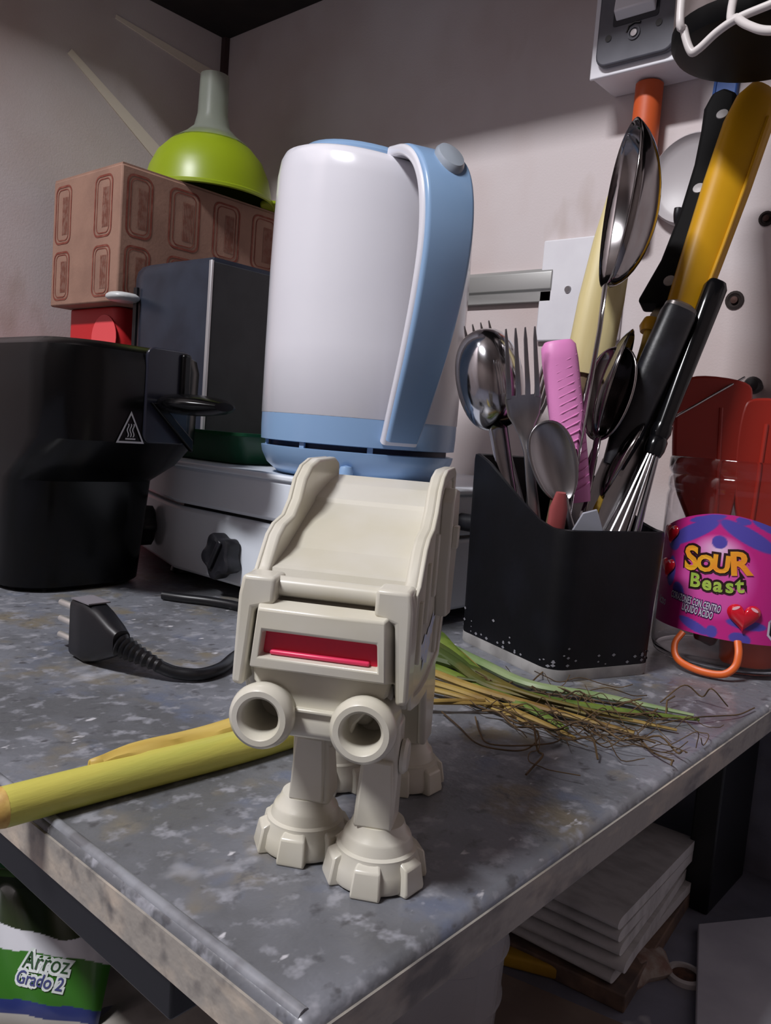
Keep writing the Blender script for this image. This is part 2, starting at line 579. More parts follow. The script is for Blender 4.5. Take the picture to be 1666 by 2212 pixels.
# ------------------------------------------------------------------ toaster on a green tray
ty = thing('plastic_tray', 'dark green plastic tray under the toaster on the stove', 'tray', (-.64, .53, .102))
mk('tray_body', G().loft([[(x, y, z) for x, y in rrect(w, h, .012, 4)] for w, h, z in ((.20, .20, 0), (.206, .206, .002), (.222, .222, .024), (.228, .228, .0245), (.228, .228, .027), (.220, .220, .0272), (.203, .203, .006))]),
   mat('green_plastic', (14, 78, 42), 0.4, col2=(10, 62, 36), scale=15), ty, smooth=True)
M_TOAST = mat('toaster_blue_black', (52, 58, 72), 0.33, 0.35, col2=(44, 48, 60), scale=30)
M_TOASTS = mat('toaster_side', (52, 54, 58), 0.5, col2=(46, 48, 52), scale=40)
to = thing('toaster', 'dark blue-black toaster with rounded end and side lever', 'toaster', (-.692, .555, .108))
outl = [(.074, -.105), (.074, .105), (-.074, .105), (-.074, -.075), (-.068, -.092), (-.055, -.102), (-.035, -.106), (.04, -.106)]
tr = []
for s, z in ((.96, 0), (1, .004), (1, .165), (.985, .172), (.95, .177)):
    tr.append([(x * s, y * s, z) for x, y in outl])
mk('body', G().loft(tr), M_TOAST, to, smooth=True)
mk('side_panel', G().box(.0735, .0762, -.1045, .104, .002, .172), M_TOASTS, to, bevel=0.0008)
mk('edge_trim', G().box(.0725, .0768, -.1072, -.1046, .002, .173), mat('bright_trim', (205, 205, 208), 0.3, 0.7), to, bevel=0.0006)
mk('lever_slot', G().box(-.050, -.044, -.1075, -.105, .05, .155), M_BLACKFRAME, to)
lv = mk('lever', G().loft([[(x, y, z) for x, y in rrect(.034 - abs(z - .1435) * 2.2, .034 - abs(z - .1435) * 2.2, .012, 5, -.052, -.118)] for z in (.1395, .1420, .1450, .1475)]), mat('lever_grey', (196, 198, 198), 0.35, col2=(170, 172, 170), scale=20), to, bevel=0.001)
for x in (-.025, .025):
    mk('bread_slot', G().box(x - .012, x + .012, -.075, .075, .1765, .1775), M_BLACKFRAME, to)

# ------------------------------------------------------------------ cardboard box on red tub, lime funnel bowl
rt = thing('red_tub', 'red plastic container under the cardboard box', 'container', (-.865, .570, 0))
mk('tub_body', G().prism(rrect(.11, .20, .012), 0, .2515), mat('red_plastic', (196, 40, 44), 0.4), rt, bevel=0.002)
mk('round_print', G().lathe([(.026, 0), (.026, .0006), (.0001, .0006)], 28, (0.0, 0, 0), 'y', True).xf(Matrix.Translation(Vector((.030, -.1004, .217))) @ Matrix.Rotation(math.pi, 4, 'Z')),
   mat('pale_red', (232, 84, 88), 0.45), rt)
cb = thing('cardboard_box', 'brown cardboard box with red-brown printed panels in the corner', 'box', (-.852, .570, .252))
M_CARD = mat('cardboard', (150, 116, 100), 0.8, col2=(136, 104, 90), scale=25, bump=0.1, bscale=300)
M_PRINT = mat('card_print', (118, 56, 44), 0.8, col2=(138, 84, 70), scale=120, lo=.45, hi=.7)
M_PRINTL = mat('card_print_faint', (130, 82, 68), 0.8, col2=(146, 108, 94), scale=160, lo=.42, hi=.6)
mk('box_body', G().box(-.072, .072, -.119, .119, 0, .139), M_CARD, cb, bevel=0.002)
mk('flap', G().box(-.071, .071, -.118, .118, .1385, .1405), M_CARD, cb)


def panel_print(face, u0, u1, z0, z1):
    """a rounded outline, an inner arch and a smudged block of lettering printed on a face"""
    w, h = u1 - u0, z1 - z0
    cu, cz = (u0 + u1) / 2, (z0 + z1) / 2

    def P(u, z, d):
        return (.0722 + d, u, z) if face == 'x' else (u, -.1192 - d, z)
    g = G()
    for (a, b, t, r) in ((w, h, .0022, .009), (w * .72, h * .88, .0011, .007)):
        o, i = rrect(a, b, r, 5, cu, cz), rrect(a - 2 * t, b - 2 * t, max(r - t, .002), 5, cu, cz)
        k = len(o)
        g.add([P(u, z, .0002) for u, z in o] + [P(u, z, .0002) for u, z in i], [(q, (q + 1) % k, k + (q + 1) % k, k + q) for q in range(k)])
    mk('printed_outline', g, M_PRINT, cb, flip=False)
    g = G()
    for k in range(7):
        uu = cu - w * .05 + k * w * .05
        g.add([P(uu, cz - h * .34, .00015), P(uu + w * .035, cz - h * .34, .00015), P(uu + w * .035, cz + h * .30, .00015), P(uu, cz + h * .30, .00015)], [(0, 1, 2, 3)])
    mk('printed_lettering', g, M_PRINTL, cb, flip=False)


for u0, u1 in ((-.113, -.082), (-.062, -.022), (-.004, .034), (.052, .092)):
    panel_print('x', u0, u1, .068, .132)
    panel_print('x', u0, u1, -.002 + .008, .060)
for u0, u1 in ((-.066, -.030), (.020, .056)):
    panel_print('y', u0, u1, .068, .132)
    panel_print('y', u0, u1, .006, .060)

bw = thing('funnel_bowl', 'lime green upturned bowl with a clear spout on the cardboard box', 'bowl', (-.822, .588, .3926))
M_LIME = mat('lime_plastic', (140, 158, 30), 0.35, col2=(132, 150, 26), scale=10)
mk('bowl_shell', G().lathe([(.0765, 0), (.0780, .001), (.0780, .004), (.0745, .006), (.0730, .014), (.0690, .030), (.0610, .047), (.0490, .060), (.0340, .069), (.016, .074), (.0001, .075)], 56, cap=False), M_LIME, bw, smooth=True)
mk('pour_lip', G().prism(rrect(.04, .034, .012, 4, .0, .078), .0005, .005).xf(Matrix.Rotation(R_(-42), 4, 'Z')), M_LIME, bw, bevel=0.0015)
mk('spout', G().lathe([(.045, .0640), (.031, .0735), (.021, .083), (.0175, .098), (.0165, .142), (.0150, .142), (.0160, .098), (.019, .084), (.029, .0745)], 32),
   mat('cloudy_plastic', (196, 202, 190), 0.35, trans=0.75, ior=1.2, alpha=0.75), bw, smooth=True)

# ------------------------------------------------------------------ air fryer
af = thing('air_fryer', 'glossy black air fryer standing beside the stove', 'air fryer', (-.625, .318, 0))
M_AF = mat('fryer_black', (5, 5, 6), 0.22, col2=(7, 7, 8), scale=8, spec=.3)
M_AFP = mat('fryer_panel', (34, 35, 46), 0.25)
rings = []
for w, h, dx, z in ((.165, .10, -.034, 0), (.172, .112, -.032, .004), (.182, .118, -.027, .085), (.212, .124, -.012, .100), (.232, .128, 0, .118), (.234, .130, 0, .172), (.230, .126, 0, .181), (.215, .112, 0, .186), (.12, .05, 0, .1875)):
    rings.append([(x + dx, y, z) for x, y in rrect(w, h, min(w, h) * .30, 7)])
mk('body', G().loft(rings), M_AF, af, smooth=True)
pn = mk('drawer_front', G().prism(rrect(.036, .068, .006, 4, .0190, .152), .1150, .1185, 'yz'), M_AFP, af, bevel=0.001)
mk('handle_post', G().box(.1165, .1225, .028, .0355, .148, .184), M_AF, af, bevel=0.002)
hr = []
for x, w, t in ((.118, .010, .006), (.130, .022, .0075), (.148, .026, .0075), (.165, .020, .006), (.178, .008, .003)):
    hr.append([(x, .024 + w * math.cos(2 * math.pi * i / 20), .1475 + t * math.sin(2 * math.pi * i / 20)) for i in range(20)])
mk('handle', G().loft(hr), M_AF, af, smooth=True)
mk('handle_bracket', G().prism([(.002, .147), (.010, .147), (.038, .122), (.038, .113)], .1205, .1255, 'yz'), M_AF, af, bevel=0.0008)
# hot-surface triangle printed on the side
M_SYM = mat('symbol_grey', (178, 176, 180), 0.5)


def S(u, w):
    return (.1172, u, w)


g = G()
tri_o = [(-.0200, .1175), (.0020, .1175), (-.0090, .1400)]
cx_, cz_ = -.009, .1250
tri_i = [(cx_ + (u - cx_) * .82, cz_ + (w - cz_) * .82) for u, w in tri_o]
g.add([S(*p) for p in tri_o] + [S(*p) for p in tri_i], [(i, (i + 1) % 3, 3 + (i + 1) % 3, 3 + i) for i in range(3)])
g.add([S(-.0130, .1200), S(-.0050, .1200), S(-.0050, .1210), S(-.0130, .1210)], [(0, 1, 2, 3)])
for du in (-.0021, 0, .0021):
    for k in range(8):
        z0, z1 = .1218 + k * .00115, .1218 + (k + 1) * .00115
        a, b = .0006 * math.sin(k * 1.1), .0006 * math.sin((k + 1) * 1.1)
        g.add([S(-.009 + du + a - .00045, z0), S(-.009 + du + a + .00045, z0), S(-.009 + du + b + .00045, z1), S(-.009 + du + b - .00045, z1)], [(0, 1, 2, 3)])
tri = mk('warning_triangle', g, M_SYM, af, flip=False)
tag(tri, 'grey hot-surface warning triangle')

# ------------------------------------------------------------------ plug and cord
pg = thing('power_cord', 'black three-pin power plug with its cord lying on the table', 'power cord', (-.402, .228, 0))
px = Matrix.Translation(Vector((.402, -.228, 0)))
M_RUB = mat('black_rubber', (18, 18, 22), 0.38)
mk('plug_body', G().loft([[(x, .228 + y, .0175 + z) for y, z in rrect(w, h, .004, 4)] for x, w, h in ((-.419, .011, .030), (-.417, .0135, .033), (-.403, .0145, .034), (-.392, .013, .028), (-.380, .012, .018), (-.374, .010, .013))]).xf(px), M_RUB, pg, smooth=True)
mk('plug_label', G().box(-.4165, -.3975, .2215, .2345, .0338, .0345).xf(px), mat('grey_label', (120, 116, 122), 0.5), pg)
for z in (.0075, .0170, .0265):
    pn = mk('pin', G().tube([(-.4185, .228, z), (-.4250, .228, z)], .0019, 12).xf(px), M_RUB, pg, smooth=True)
    mk('pin_tip', G().tube([(-.4250, .228, z), (-.4400, .228, z), (-.4412, .228, z)], [.0019, .0019, .0012], 12).xf(px), mat('pin_metal', (236, 232, 226), .35, .8), pn, smooth=True)
sr = smooth_path([(-.376, .228, .0165), (-.366, .233, .0125), (-.354, .240, .0075)], 8)
srr = [(.0062 - .003 * i / (len(sr) - 1)) * (1.12 if i % 2 else .86) for i in range(len(sr))]
mk('strain_relief', G().tube(sr, srr, 14).xf(px), M_RUB, pg, smooth=True)
cp_ = smooth_path([(-.356, .239, .0078), (-.349, .2455, .0048), (-.342, .256, .0037), (-.345, .272, .0036), (-.358, .292, .0036), (-.372, .318, .0036), (-.395, .350, .0036), (-.425, .372, .0036), (-.455, .374, .0036), (-.480, .366, .0036), (-.500, .354, .0036), (-.5145, .347, .0036)], 8)
mk('cord', G().tube(cp_, .0034, 12).xf(px), M_RUB, pg, smooth=True)

# ------------------------------------------------------------------ yellow stalk
sk = thing('vegetable_stalk', 'thick yellow-green vegetable stalk lying across the table edge', 'vegetable', (-.252, .17, 0))
sx_ = Matrix.Translation(Vector((.252, -.17, 0)))
M_STALK = mat('stalk_green', (192, 184, 88), 0.40, col2=(176, 176, 84), scale=16, stretch=(6, .6, 6), bump=0.12, bscale=90)
M_STALKY = mat('stalk_sheath', (204, 178, 96), 0.5, col2=(186, 156, 74), scale=22, stretch=(6, .6, 6))
sp_ = smooth_path([(-.2560, .1130, .0066), (-.2545, .135, .0066), (-.2520, .165, .0066), (-.2490, .200, .0064), (-.2475, .235, .0062), (-.248, .275, .0058)], 8)
mk('stem', G().tube(sp_, [.0064] + [.0068] * (len(sp_) - 12) + [.0066] * 5 + [.006] * 6, 22).xf(sx_), M_STALK, sk, smooth=True)
mk('cut_end', G().tube([(-.25615, .1112, .0066), (-.2560, .1125, .0066), (-.2559, .1150, .0066)], [.0050, .0064, .00685], 20).xf(sx_), mat('stalk_cut', (200, 170, 92), 0.6, col2=(176, 136, 70), scale=200), sk, smooth=True)
g = G()
rows = []
for i in range(25):
    t = i / 24
    y = .146 + .110 * t
    x = -.2565 - .004 * math.sin(t * math.pi) - .010 * max(0, t - .35)
    z = .0142 + .0008 * math.sin(t * 9) - .003 * t
    w = .0074 * min(1, t * 5 + .15) * (1 if t < .8 else 1 - .4 * (t - .8) / .2)
    rows.append([(x + w * (k / 6 - .5) * 2 - (.0015 if k == 0 else 0), y, max(z - abs(k / 6 - .5) ** 2 * .022 + .0018 * math.sin(t * 14) * (1 if k > 4 else 0), .0012)) for k in range(7)])
mk('loose_sheath', G().ngrid(rows).xf(sx_), M_STALKY, sk, smooth=True, solid=.0012)

# ------------------------------------------------------------------ bundle of wilted stems with roots
bd = thing('herb_bundle', 'wilted green stems and thin dry roots in front of the cutlery holder', 'vegetable', (-.23, .39, 0))
bx_ = Matrix.Translation(Vector((.23, -.39, 0)))
M_LEAFG = mat('wilted_green', (104, 122, 48), 0.5, col2=(70, 92, 36), scale=30, stretch=(3, 3, 3))
M_LEAFP = mat('pale_stem', (134, 150, 108), 0.45, col2=(100, 128, 76), scale=30)
M_LEAFY = mat('dry_straw', (150, 126, 62), 0.6, col2=(112, 86, 40), scale=40)
M_LEAFD = mat('dark_leaf', (58, 72, 26), 0.6, col2=(96, 84, 34), scale=30)
M_ROOT = mat('brown_root', (92, 72, 46), 0.8, col2=(64, 48, 32), scale=60)
stems = [
    ([(-.330, .395, .006), (-.302, .410, .007), (-.262, .402, .006), (-.222, .393, .005), (-.186, .412, .004), (-.142, .428, .003)], [.0036, .0042, .0038, .0034, .0028, .0012], M_LEAFP),
    ([(-.326, .386, .004), (-.296, .397, .005), (-.255, .386, .005), (-.215, .378, .004), (-.175, .398, .003), (-.138, .425, .0025)], [.003, .0036, .0034, .003, .0026, .0012], M_LEAFG),
    ([(-.312, .368, .004), (-.280, .372, .005), (-.240, .366, .0045), (-.205, .362, .0035), (-.176, .352, .0025)], [.003, .004, .0036, .003, .0016], M_LEAFG),
    ([(-.310, .352, .004), (-.276, .360, .006), (-.236, .360, .005), (-.196, .366, .004), (-.152, .376, .0025)], [.0028, .0032, .003, .0026, .0012], M_LEAFY),
    ([(-.306, .360, .009), (-.280, .372, .010), (-.250, .378, .008), (-.215, .372, .006), (-.180, .380, .003)], [.003, .0042, .004, .003, .0012], M_LEAFD),
    ([(-.318, .392, .016), (-.296, .396, .017), (-.276, .390, .012), (-.25, .380, .008), (-.222, .372, .006)], [.004, .006, .005, .0034, .0014], M_LEAFG),
    ([(-.316, .374, .012), (-.290, .380, .013), (-.262, .376, .010), (-.235, .366, .007), (-.205, .372, .005)], [.0034, .005, .004, .003, .0012], M_LEAFD),
    ([(-.300, .348, .003), (-.268, .350, .004), (-.232, .352, .004), (-.195, .350, .003), (-.168, .346, .002)], [.0024, .0028, .0026, .002, .0009], M_LEAFY),
    ([(-.312, .388, .011), (-.286, .388, .012), (-.262, .382, .009), (-.238, .372, .006)], [.004, .0055, .0045, .002], M_LEAFD),
    ([(-.320, .398, .012), (-.297, .400, .013), (-.272, .392, .010), (-.25, .384, .007)], [.003, .0045, .004, .002], M_LEAFY),
    ([(-.270, .300, .003), (-.250, .306, .004), (-.232, .322, .007), (-.220, .345, .006)], [.0012, .0018, .0018, .0012], M_LEAFY),
    ([(-.262, .310, .003), (-.240, .318, .005), (-.222, .335, .006), (-.205, .358, .005)], [.001, .0015, .0015, .001], M_LEAFY),
    ([(-.295, .330, .003), (-.262, .338, .004), (-.228, .345, .004), (-.19, .342, .003)], [.002, .0024, .002, .001], M_LEAFY),
    ([(-.250, .362, .007), (-.226, .368, .008), (-.200, .372, .007), (-.160, .392, .003)], [.0014, .0018, .0016, .0008], M_LEAFD),
    ([(-.240, .372, .003), (-.21, .376, .0035), (-.178, .386, .003), (-.140, .400, .002)], [.0022, .0024, .002, .001], M_LEAFY),
]
for pts, rad, m in stems:
    p = smooth_path(pts, 6)
    rr = [interp(range(len(rad)), rad, i / 6) for i in range(len(p))]
    p = [Vector((q.x, q.y, max(q.z, r * .75))) for q, r in zip(p, rr)]
    mk('stem', G().tube(p, rr, 8, flat=.7).xf(bx_), m, bd, smooth=True)
g = G()
for k in range(44):
    x, y = random.uniform(-.245, -.160), random.uniform(.335, .41)
    a = random.uniform(-.3, .9)
    pts = []
    for q in range(random.randint(6, 10)):
        pts.append((min(x, -.124), min(y, .47), .0012 + random.random() * (.005 if q % 3 else .010)))
        a += random.uniform(-.7, .7)
        s = random.uniform(.006, .013)
        x, y = x + s * math.cos(a), y + s * math.sin(a)
    r = random.choice((.0002, .00025, .0003, .0005))
    g.tube(smooth_path(pts, 4), r, 5)
for pts in ([(-.215, .330, .002), (-.200, .312, .003), (-.190, .306, .002), (-.176, .318, .003), (-.172, .338, .002), (-.186, .352, .003)],
            [(-.230, .322, .002), (-.212, .312, .002), (-.196, .303, .0015), (-.184, .304, .002), (-.176, .314, .002), (-.180, .332, .003), (-.195, .345, .003)],
            [(-.165, .440, .001), (-.158, .455, .010), (-.150, .462, .004), (-.143, .455, .012), (-.136, .464, .002)],
            [(-.150, .400, .002), (-.140, .420, .004), (-.132, .440, .003), (-.127, .455, .002), (-.125, .475, .002)]):
    g.tube(smooth_path(pts, 6), .0004, 6)
tag(mk('roots', g.xf(bx_), M_ROOT, bd, smooth=True), 'tangle of thin brown roots', kind='stuff')

# ------------------------------------------------------------------ cutlery holder
hs_ = Vector((-.9326, .3610, 0))          # front -> back of the holder
hf_ = Vector((.3610, .9326, 0))           # along the low front
HW_, HD_ = .0865, .108
HO = Vector((-.2215, .4165, 0)) + hs_ * HD_ / 2 + hf_ * HW_ / 2
HM = frame(HO, hf_, hs_, Vector((0, 0, 1)))   # local x along the front, local y to the back
ch = thing('cutlery_holder', 'black slanted cutlery holder full of utensils on the table', 'holder', M=HM)


def rim(y):
    a = (y + HD_ / 2) / HD_               # 0 front, 1 back
    return interp((0, .10, .22, .40, .60, .78, .90, 1.0), (.0915, .0915, .0945, .1035, .1150, .1255, .1300, .1300), a)


def ring(off, z=None, top=False, taper=1.0):
    o = rrect(HW_ * taper - 2 * off, HD_ * taper - 2 * off, .012 - off * .8, 6)
    # add points along the sides so that the rim can curve
    d = []
    for i in range(len(o)):
        p, q = o[i], o[(i + 1) % len(o)]
        L = math.hypot(q[0] - p[0], q[1] - p[1])
        k = max(1, int(L / .006))
        for j in range(k):
            d.append((p[0] + (q[0] - p[0]) * j / k, p[1] + (q[1] - p[1]) * j / k))
    return [(x, y, (rim(y) + top) if z is None else z) for x, y in d]


M_HOLD = mat('holder_black', (11, 11, 15), 0.5, col2=(17, 18, 25), scale=25, lo=.45, hi=.7, bump=0.1, bscale=120, spec=.3)
o_t = ring(0, None, 0)


def shrink(rg, k, z=None, dz=0):
    return [(x * k, y * k, (zz + dz) if z is None else z) for x, y, zz in rg]


rings = [shrink(o_t, .955, .007), shrink(o_t, .968, .04), shrink(o_t, .998, None, -.004), shrink(o_t, .992, None, -.0006), shrink(o_t, .965, None, 0), shrink(o_t, .935, None, -.0008), shrink(o_t, .925, None, -.004), shrink(o_t, .90, .012)]
g = G().loft(rings)
mk('holder_body', g, M_HOLD, ch, smooth=True)
mk('base', G().loft([shrink(o_t, .95, 0), shrink(o_t, .958, .001), shrink(o_t, .958, .0072)]), mat('chalky_white', (168, 166, 164), 0.7, col2=(140, 138, 136), scale=60), ch, smooth=True)
g = G()
for k in range(90):
    i = random.randrange(len(o_t))
    if math.hypot(o_t[(i + 1) % len(o_t)][0] - o_t[i][0], o_t[(i + 1) % len(o_t)][1] - o_t[i][1]) < 1e-4:
        continue
    x, y, _ = o_t[i]
    z = .0085 + abs(random.gauss(0, .006))
    q = .9575 + (.0125 * (z - .007) / .033)
    s = random.uniform(.0004, .0011)
    t = Vector((o_t[(i + 1) % len(o_t)][0] - x, o_t[(i + 1) % len(o_t)][1] - y, 0)).normalized()
    c = Vector((x * q, y * q, z))
    nrm = Vector((t.y, -t.x, 0))
    g.add([c + t * s * 1.6 + nrm * .0002, c + Vector((0, 0, s)) + nrm * .0002, c - t * s * 1.6 + nrm * .0002, c - Vector((0, 0, s)) + nrm * .0002], [(0, 1, 2, 3)])
tag(mk('lime_scale_specks', g, mat('speck', (128, 128, 134), 0.8), ch, flip=False), 'pale specks around the foot', kind='stuff')


# ------------------------------------------------------------------ utensils
def pose(B, T, facing):
    B, T, f = Vector(B), Vector(T), Vector(facing)
    z = (T - B).normalized()
    y = -(f - z * f.dot(z)).normalized()
    x = y.cross(z)
    return frame(B, x, y, z), (T - B).length


CAMW = Vector((.653, -.757, 0))            # from the holder towards the viewer
RGT = Vector((.757, .653, 0))


def handle_geo(stations, n=14):
    """stations: z, centre y, width, thickness"""
    return G().loft([[(w / 2 * math.copysign(abs(math.cos(a)) ** .75, math.cos(a)), cy + t / 2 * math.copysign(abs(math.sin(a)) ** .75, math.sin(a)), z)
                      for a in [2 * math.pi * i / n for i in range(n)]] for z, cy, w, t in stations])


def bowl_geo(z0, L, W, depth, y0=0, egg=.12, nu=22, nv=14, curl=0.0):
    rows = []
    for i in range(nu + 1):
        t = i / nu
        th = math.pi * t
        zc = z0 + L * (1 - math.cos(th)) / 2
        hw = W / 2 * math.sin(th) ** .85 * (1 + egg * math.cos(th) * -1) if 0 < i < nu else .0006
        row = []
        for j in range(nv + 1):
            s = -1 + 2 * j / nv
            dd = depth * (math.sin(th) ** 1.1) * (1 - s * s)
            row.append((hw * s, y0 + dd + curl * (t ** 2), zc))
        rows.append(row)
    return G().ngrid(rows)


def spoon(name, label, B, T, facing, Lb, W, depth, hw=.008, m=None, group=None, ht=.0022, neck=.0045):
    M, L = pose(B, T, facing)
    e = thing(name, label, 'spoon' if 'ladle' not in name else 'ladle', M=M, group=group)
    m = m or M_STEEL
    h = L - Lb
    mk('handle', handle_geo([(0, 0, hw * 1.5, ht), (.01, 0, hw * 1.6, ht), (h * .55, 0, hw, ht), (h * .88, .001, neck, ht * 1.1), (h, .0, neck * 1.2, ht), (h + Lb * .05, depth * .25, neck * 1.3, ht * .7)]), m, e, smooth=True)
    mk('bowl', bowl_geo(h - .001, Lb, W, depth), m, e, smooth=True, solid=.0012)
    return e


def fork(name, label, B, T, facing, W=.024, tine=.045, m=None, group=None):
    M, L = pose(B, T, facing)
    e = thing(name, label, 'fork', M=M, group=group)
    m = m or M_STEEL
    hp = .018                                   # solid part of the head
    h = L - tine - hp
    cur = lambda z: .006 * math.sin(max(0, min(1, (z - h + .02) / (hp + .03))) * math.pi) - .007 * max(0, (z - h - hp) / tine) ** 1.6
    mk('handle', handle_geo([(0, 0, .013, .002), (.012, 0, .014, .002), (h * .6, 0, .008, .0025), (h * .9, cur(h * .9), .0055, .0028), (h - .004, cur(h - .004), .008, .0024), (h + .004, cur(h + .004), .014, .0018), (h + .010, cur(h + .010), W * .9, .0016), (h + hp, cur(h + hp), W, .0015), (h + hp + .004, cur(h + hp + .004), W, .0014)]), m, e, smooth=True)
    for k in range(4):
        cx = (-1.5 + k) * W * .262
        st = []
        for q in range(7):
            z = h + hp + .002 + tine * q / 6
            w = W * .155 * (1 - .45 * q / 6) * (.45 if q == 6 else 1)
            st.append([(cx + sx * w / 2 * (1 if 1 else 0), cur(z) + sy * .0007, z) for sx, sy in ((-1, -1), (1, -1), (1, 1), (-1, 1))])
        mk('tine', G().loft(st), m, e, bevel=0.0003)
    return e


GRP = 'utensils in the black cutlery holder'
# big serving spoon, bowl seen from its side
M_STEELD = mat('steel_dark', (150, 146, 146), 0.10, 1.0, col2=(128, 124, 126), scale=25)
spoon('serving_spoon', 'large steel serving spoon with the tallest bowl rising above the holder', (-.2368, .4345, .012), (-.2439, .4895, .3458), -RGT * .99 + CAMW * .05, .106, .056, .025, .010, M_STEELD, GRP, neck=.007)
# ladle seen from its round back
M_, L_ = pose((-.2592, .4597, .012), (-.3208, .4562, .2103), -CAMW + Vector((0, 0, .1)))
ld = thing('soup_ladle', 'polished round steel ladle turned with its back to the viewer', 'ladle', M=M_, group=GRP)
mk('handle', handle_geo([(0, 0, .012, .002), (.05, 0, .010, .002), (.11, .001, .011, .002), (L_ - .066, .004, .013, .003), (L_ - .052, .010, .016, .003)]), M_STEEL, ld, smooth=True)
rows = []
for i in range(25):
    th = math.pi * i / 24
    hw = max(.0222 * math.sin(th) ** .7, .0004)
    rows.append([(hw * math.sin(-1.5 + 3.0 * j / 18), .002 + .028 * math.sin(th) ** .7 * math.cos(-1.5 + 3.0 * j / 18), L_ - .033 - .0335 * math.cos(th)) for j in range(19)])
mk('bowl', G().ngrid(rows), M_STEEL, ld, smooth=True, solid=.001)
fork('dinner_fork', 'steel dinner fork at the front left of the holder with four upright tines', (-.2410, .4430, .012), (-.2757, .4315, .2066), CAMW + Vector((0, 0, .2)), .0225, .042, M_STEELB, GRP)
fork('dinner_fork', 'steel fork whose tine tips peek out behind the round ladle', (-.2460, .4608, .012), (-.335, .4704, .2151), CAMW, .022, .042, M_STEELB, GRP)
fork('dinner_fork', 'steel fork half hidden between the front fork and the pink handle', (-.2698, .4556, .012), (-.2790, .4705, .1985), CAMW * .6 + RGT * .8, .022, .040, M_STEELB, GRP)
spoon('teaspoon', 'small steel teaspoon hanging low over the front rim of the holder', (-.2148, .4619, .022), (-.2497, .4278, .154), CAMW + Vector((0, 0, .35)), .050, .029, .006, .007, M_STEELB, GRP)
spoon('table_spoon', 'steel tablespoon seen edge-on right of the pink handle', (-.2378, .4444, .012), (-.237, .4889, .2066), CAMW * .62 - RGT * .78, .062, .038, .009, .008, M_STEELD, GRP)
spoon('table_spoon', 'dark steel tablespoon with its bowl turned away behind the edge-on spoon', (-.2540, .4430, .012), (-.2339, .5048, .2179), CAMW * .35 + RGT * .94, .075, .040, .010, .009, M_STEELD, GRP)
spoon('table_spoon', 'steel spoon tilted to the right low in front of the black handles', (-.2620, .4530, .020), (-.2174, .4992, .1589), RGT * .9 + CAMW * .2 - Vector((0, 0, .4)), .055, .032, .008, .008, M_STEELD, GRP)

# pink ribbed handle
M_, L_ = pose((-.2217, .4697, .012), (-.2611, .4549, .2044), CAMW)
pk = thing('pink_knife', 'pink textured plastic handle standing in the middle of the holder', 'knife', M=M_, group=GRP)
M_PINK = mat('pink_plastic', (226, 140, 198), 0.45, col2=(220, 134, 192), scale=10)
hz = L_ - .102
mk('handle', handle_geo([(hz, 0, .017, .012), (hz + .01, 0, .019, .014), (hz + .05, 0, .0215, .016), (hz + .09, 0, .0225, .017), (hz + .099, 0, .0215, .016), (hz + .102, 0, .017, .012)], 20), M_PINK, pk, smooth=True)
for k in range(17):
    zz = hz + .008 + k * .0050
    w = interp((0, .10), (.0190, .0222), zz - hz)
    mk('grip_rib', G().tube([(-w * .43, -.0052, zz - .004), (-w * .2, -.0078, zz - .0015), (w * .2, -.0080, zz + .0015), (w * .43, -.0054, zz + .004)], .0005, 6), M_PINK, pk, smooth=True)
mk('blade', G().box(-.007, .007, -.0006, .0006, 0, hz + .002), M_STEELB, pk)

# cream wooden handle
M_, L_ = pose((-.2637, .464, .012), (-.2579, .5172, .3163), CAMW)
wd = thing('wooden_utensil', 'cream wooden utensil with a thick handle behind the serving spoon', 'utensil', M=M_, group=GRP)
M_CREAM = mat('cream_wood', (214, 200, 150), 0.5, col2=(204, 188, 134), scale=14, stretch=(8, 8, .6))
mk('handle', handle_geo([(.178, 0, .024, .016), (.190, 0, .030, .020), (.23, 0, .030, .021), (.27, 0, .026, .019), (L_ - .01, 0, .020, .016), (L_, 0, .012, .010)], 18), M_CREAM, wd, smooth=True)
mk('shaft', handle_geo([(0, 0, .012, .008), (.17, 0, .014, .010), (.180, 0, .018, .012)], 14), mat('brown_wood', (112, 92, 70), 0.6), wd, smooth=True)

# black riveted knife
M_, L_ = pose((-.2340, .4470, .012), (-.2300, .6205, .4060), CAMW * .8 - RGT * .6)
kf = thing('kitchen_knife', 'kitchen knife with a black handle and three pale rivets', 'knife', M=M_, group=GRP)
hz = L_ - .178
out = [(-.006, hz - .004), (.020, hz - .004), (.0125, hz + .030), (.0100, hz + .070), (.0105, hz + .11), (.0135, hz + .140), (.0165, hz + .160), (.0140, hz + .174), (.006, hz + .178), (-.004, hz + .172), (-.0085, hz + .150), (-.0085, hz + .04)]
mk('handle', G().prism([(-u, w) for u, w in out], -.008, .008, 'xz'), mat('matte_black', (10, 9, 10), .7, spec=.15), kf, bevel=0.003, seg=3)
for w in (hz + .012, hz + .088, hz + .152):
    mk('rivet', G().lathe([(.0001, -.0088), (.0040, -.0086), (.0043, -.0078)], 16, (-.001, 0, w), 'y', True), mat('rivet_grey', (150, 146, 146), 0.4, 0.3), kf, smooth=True)
mk('blade', G().prism([(-.006, hz), (.020, hz), (.026, hz - .012), (.024, hz - .08), (.012, hz - .16), (-.004, .0), (-.010, .02), (-.010, hz - .01)][::1], -.0009, .0009, 'xz'), M_STEELB, kf)

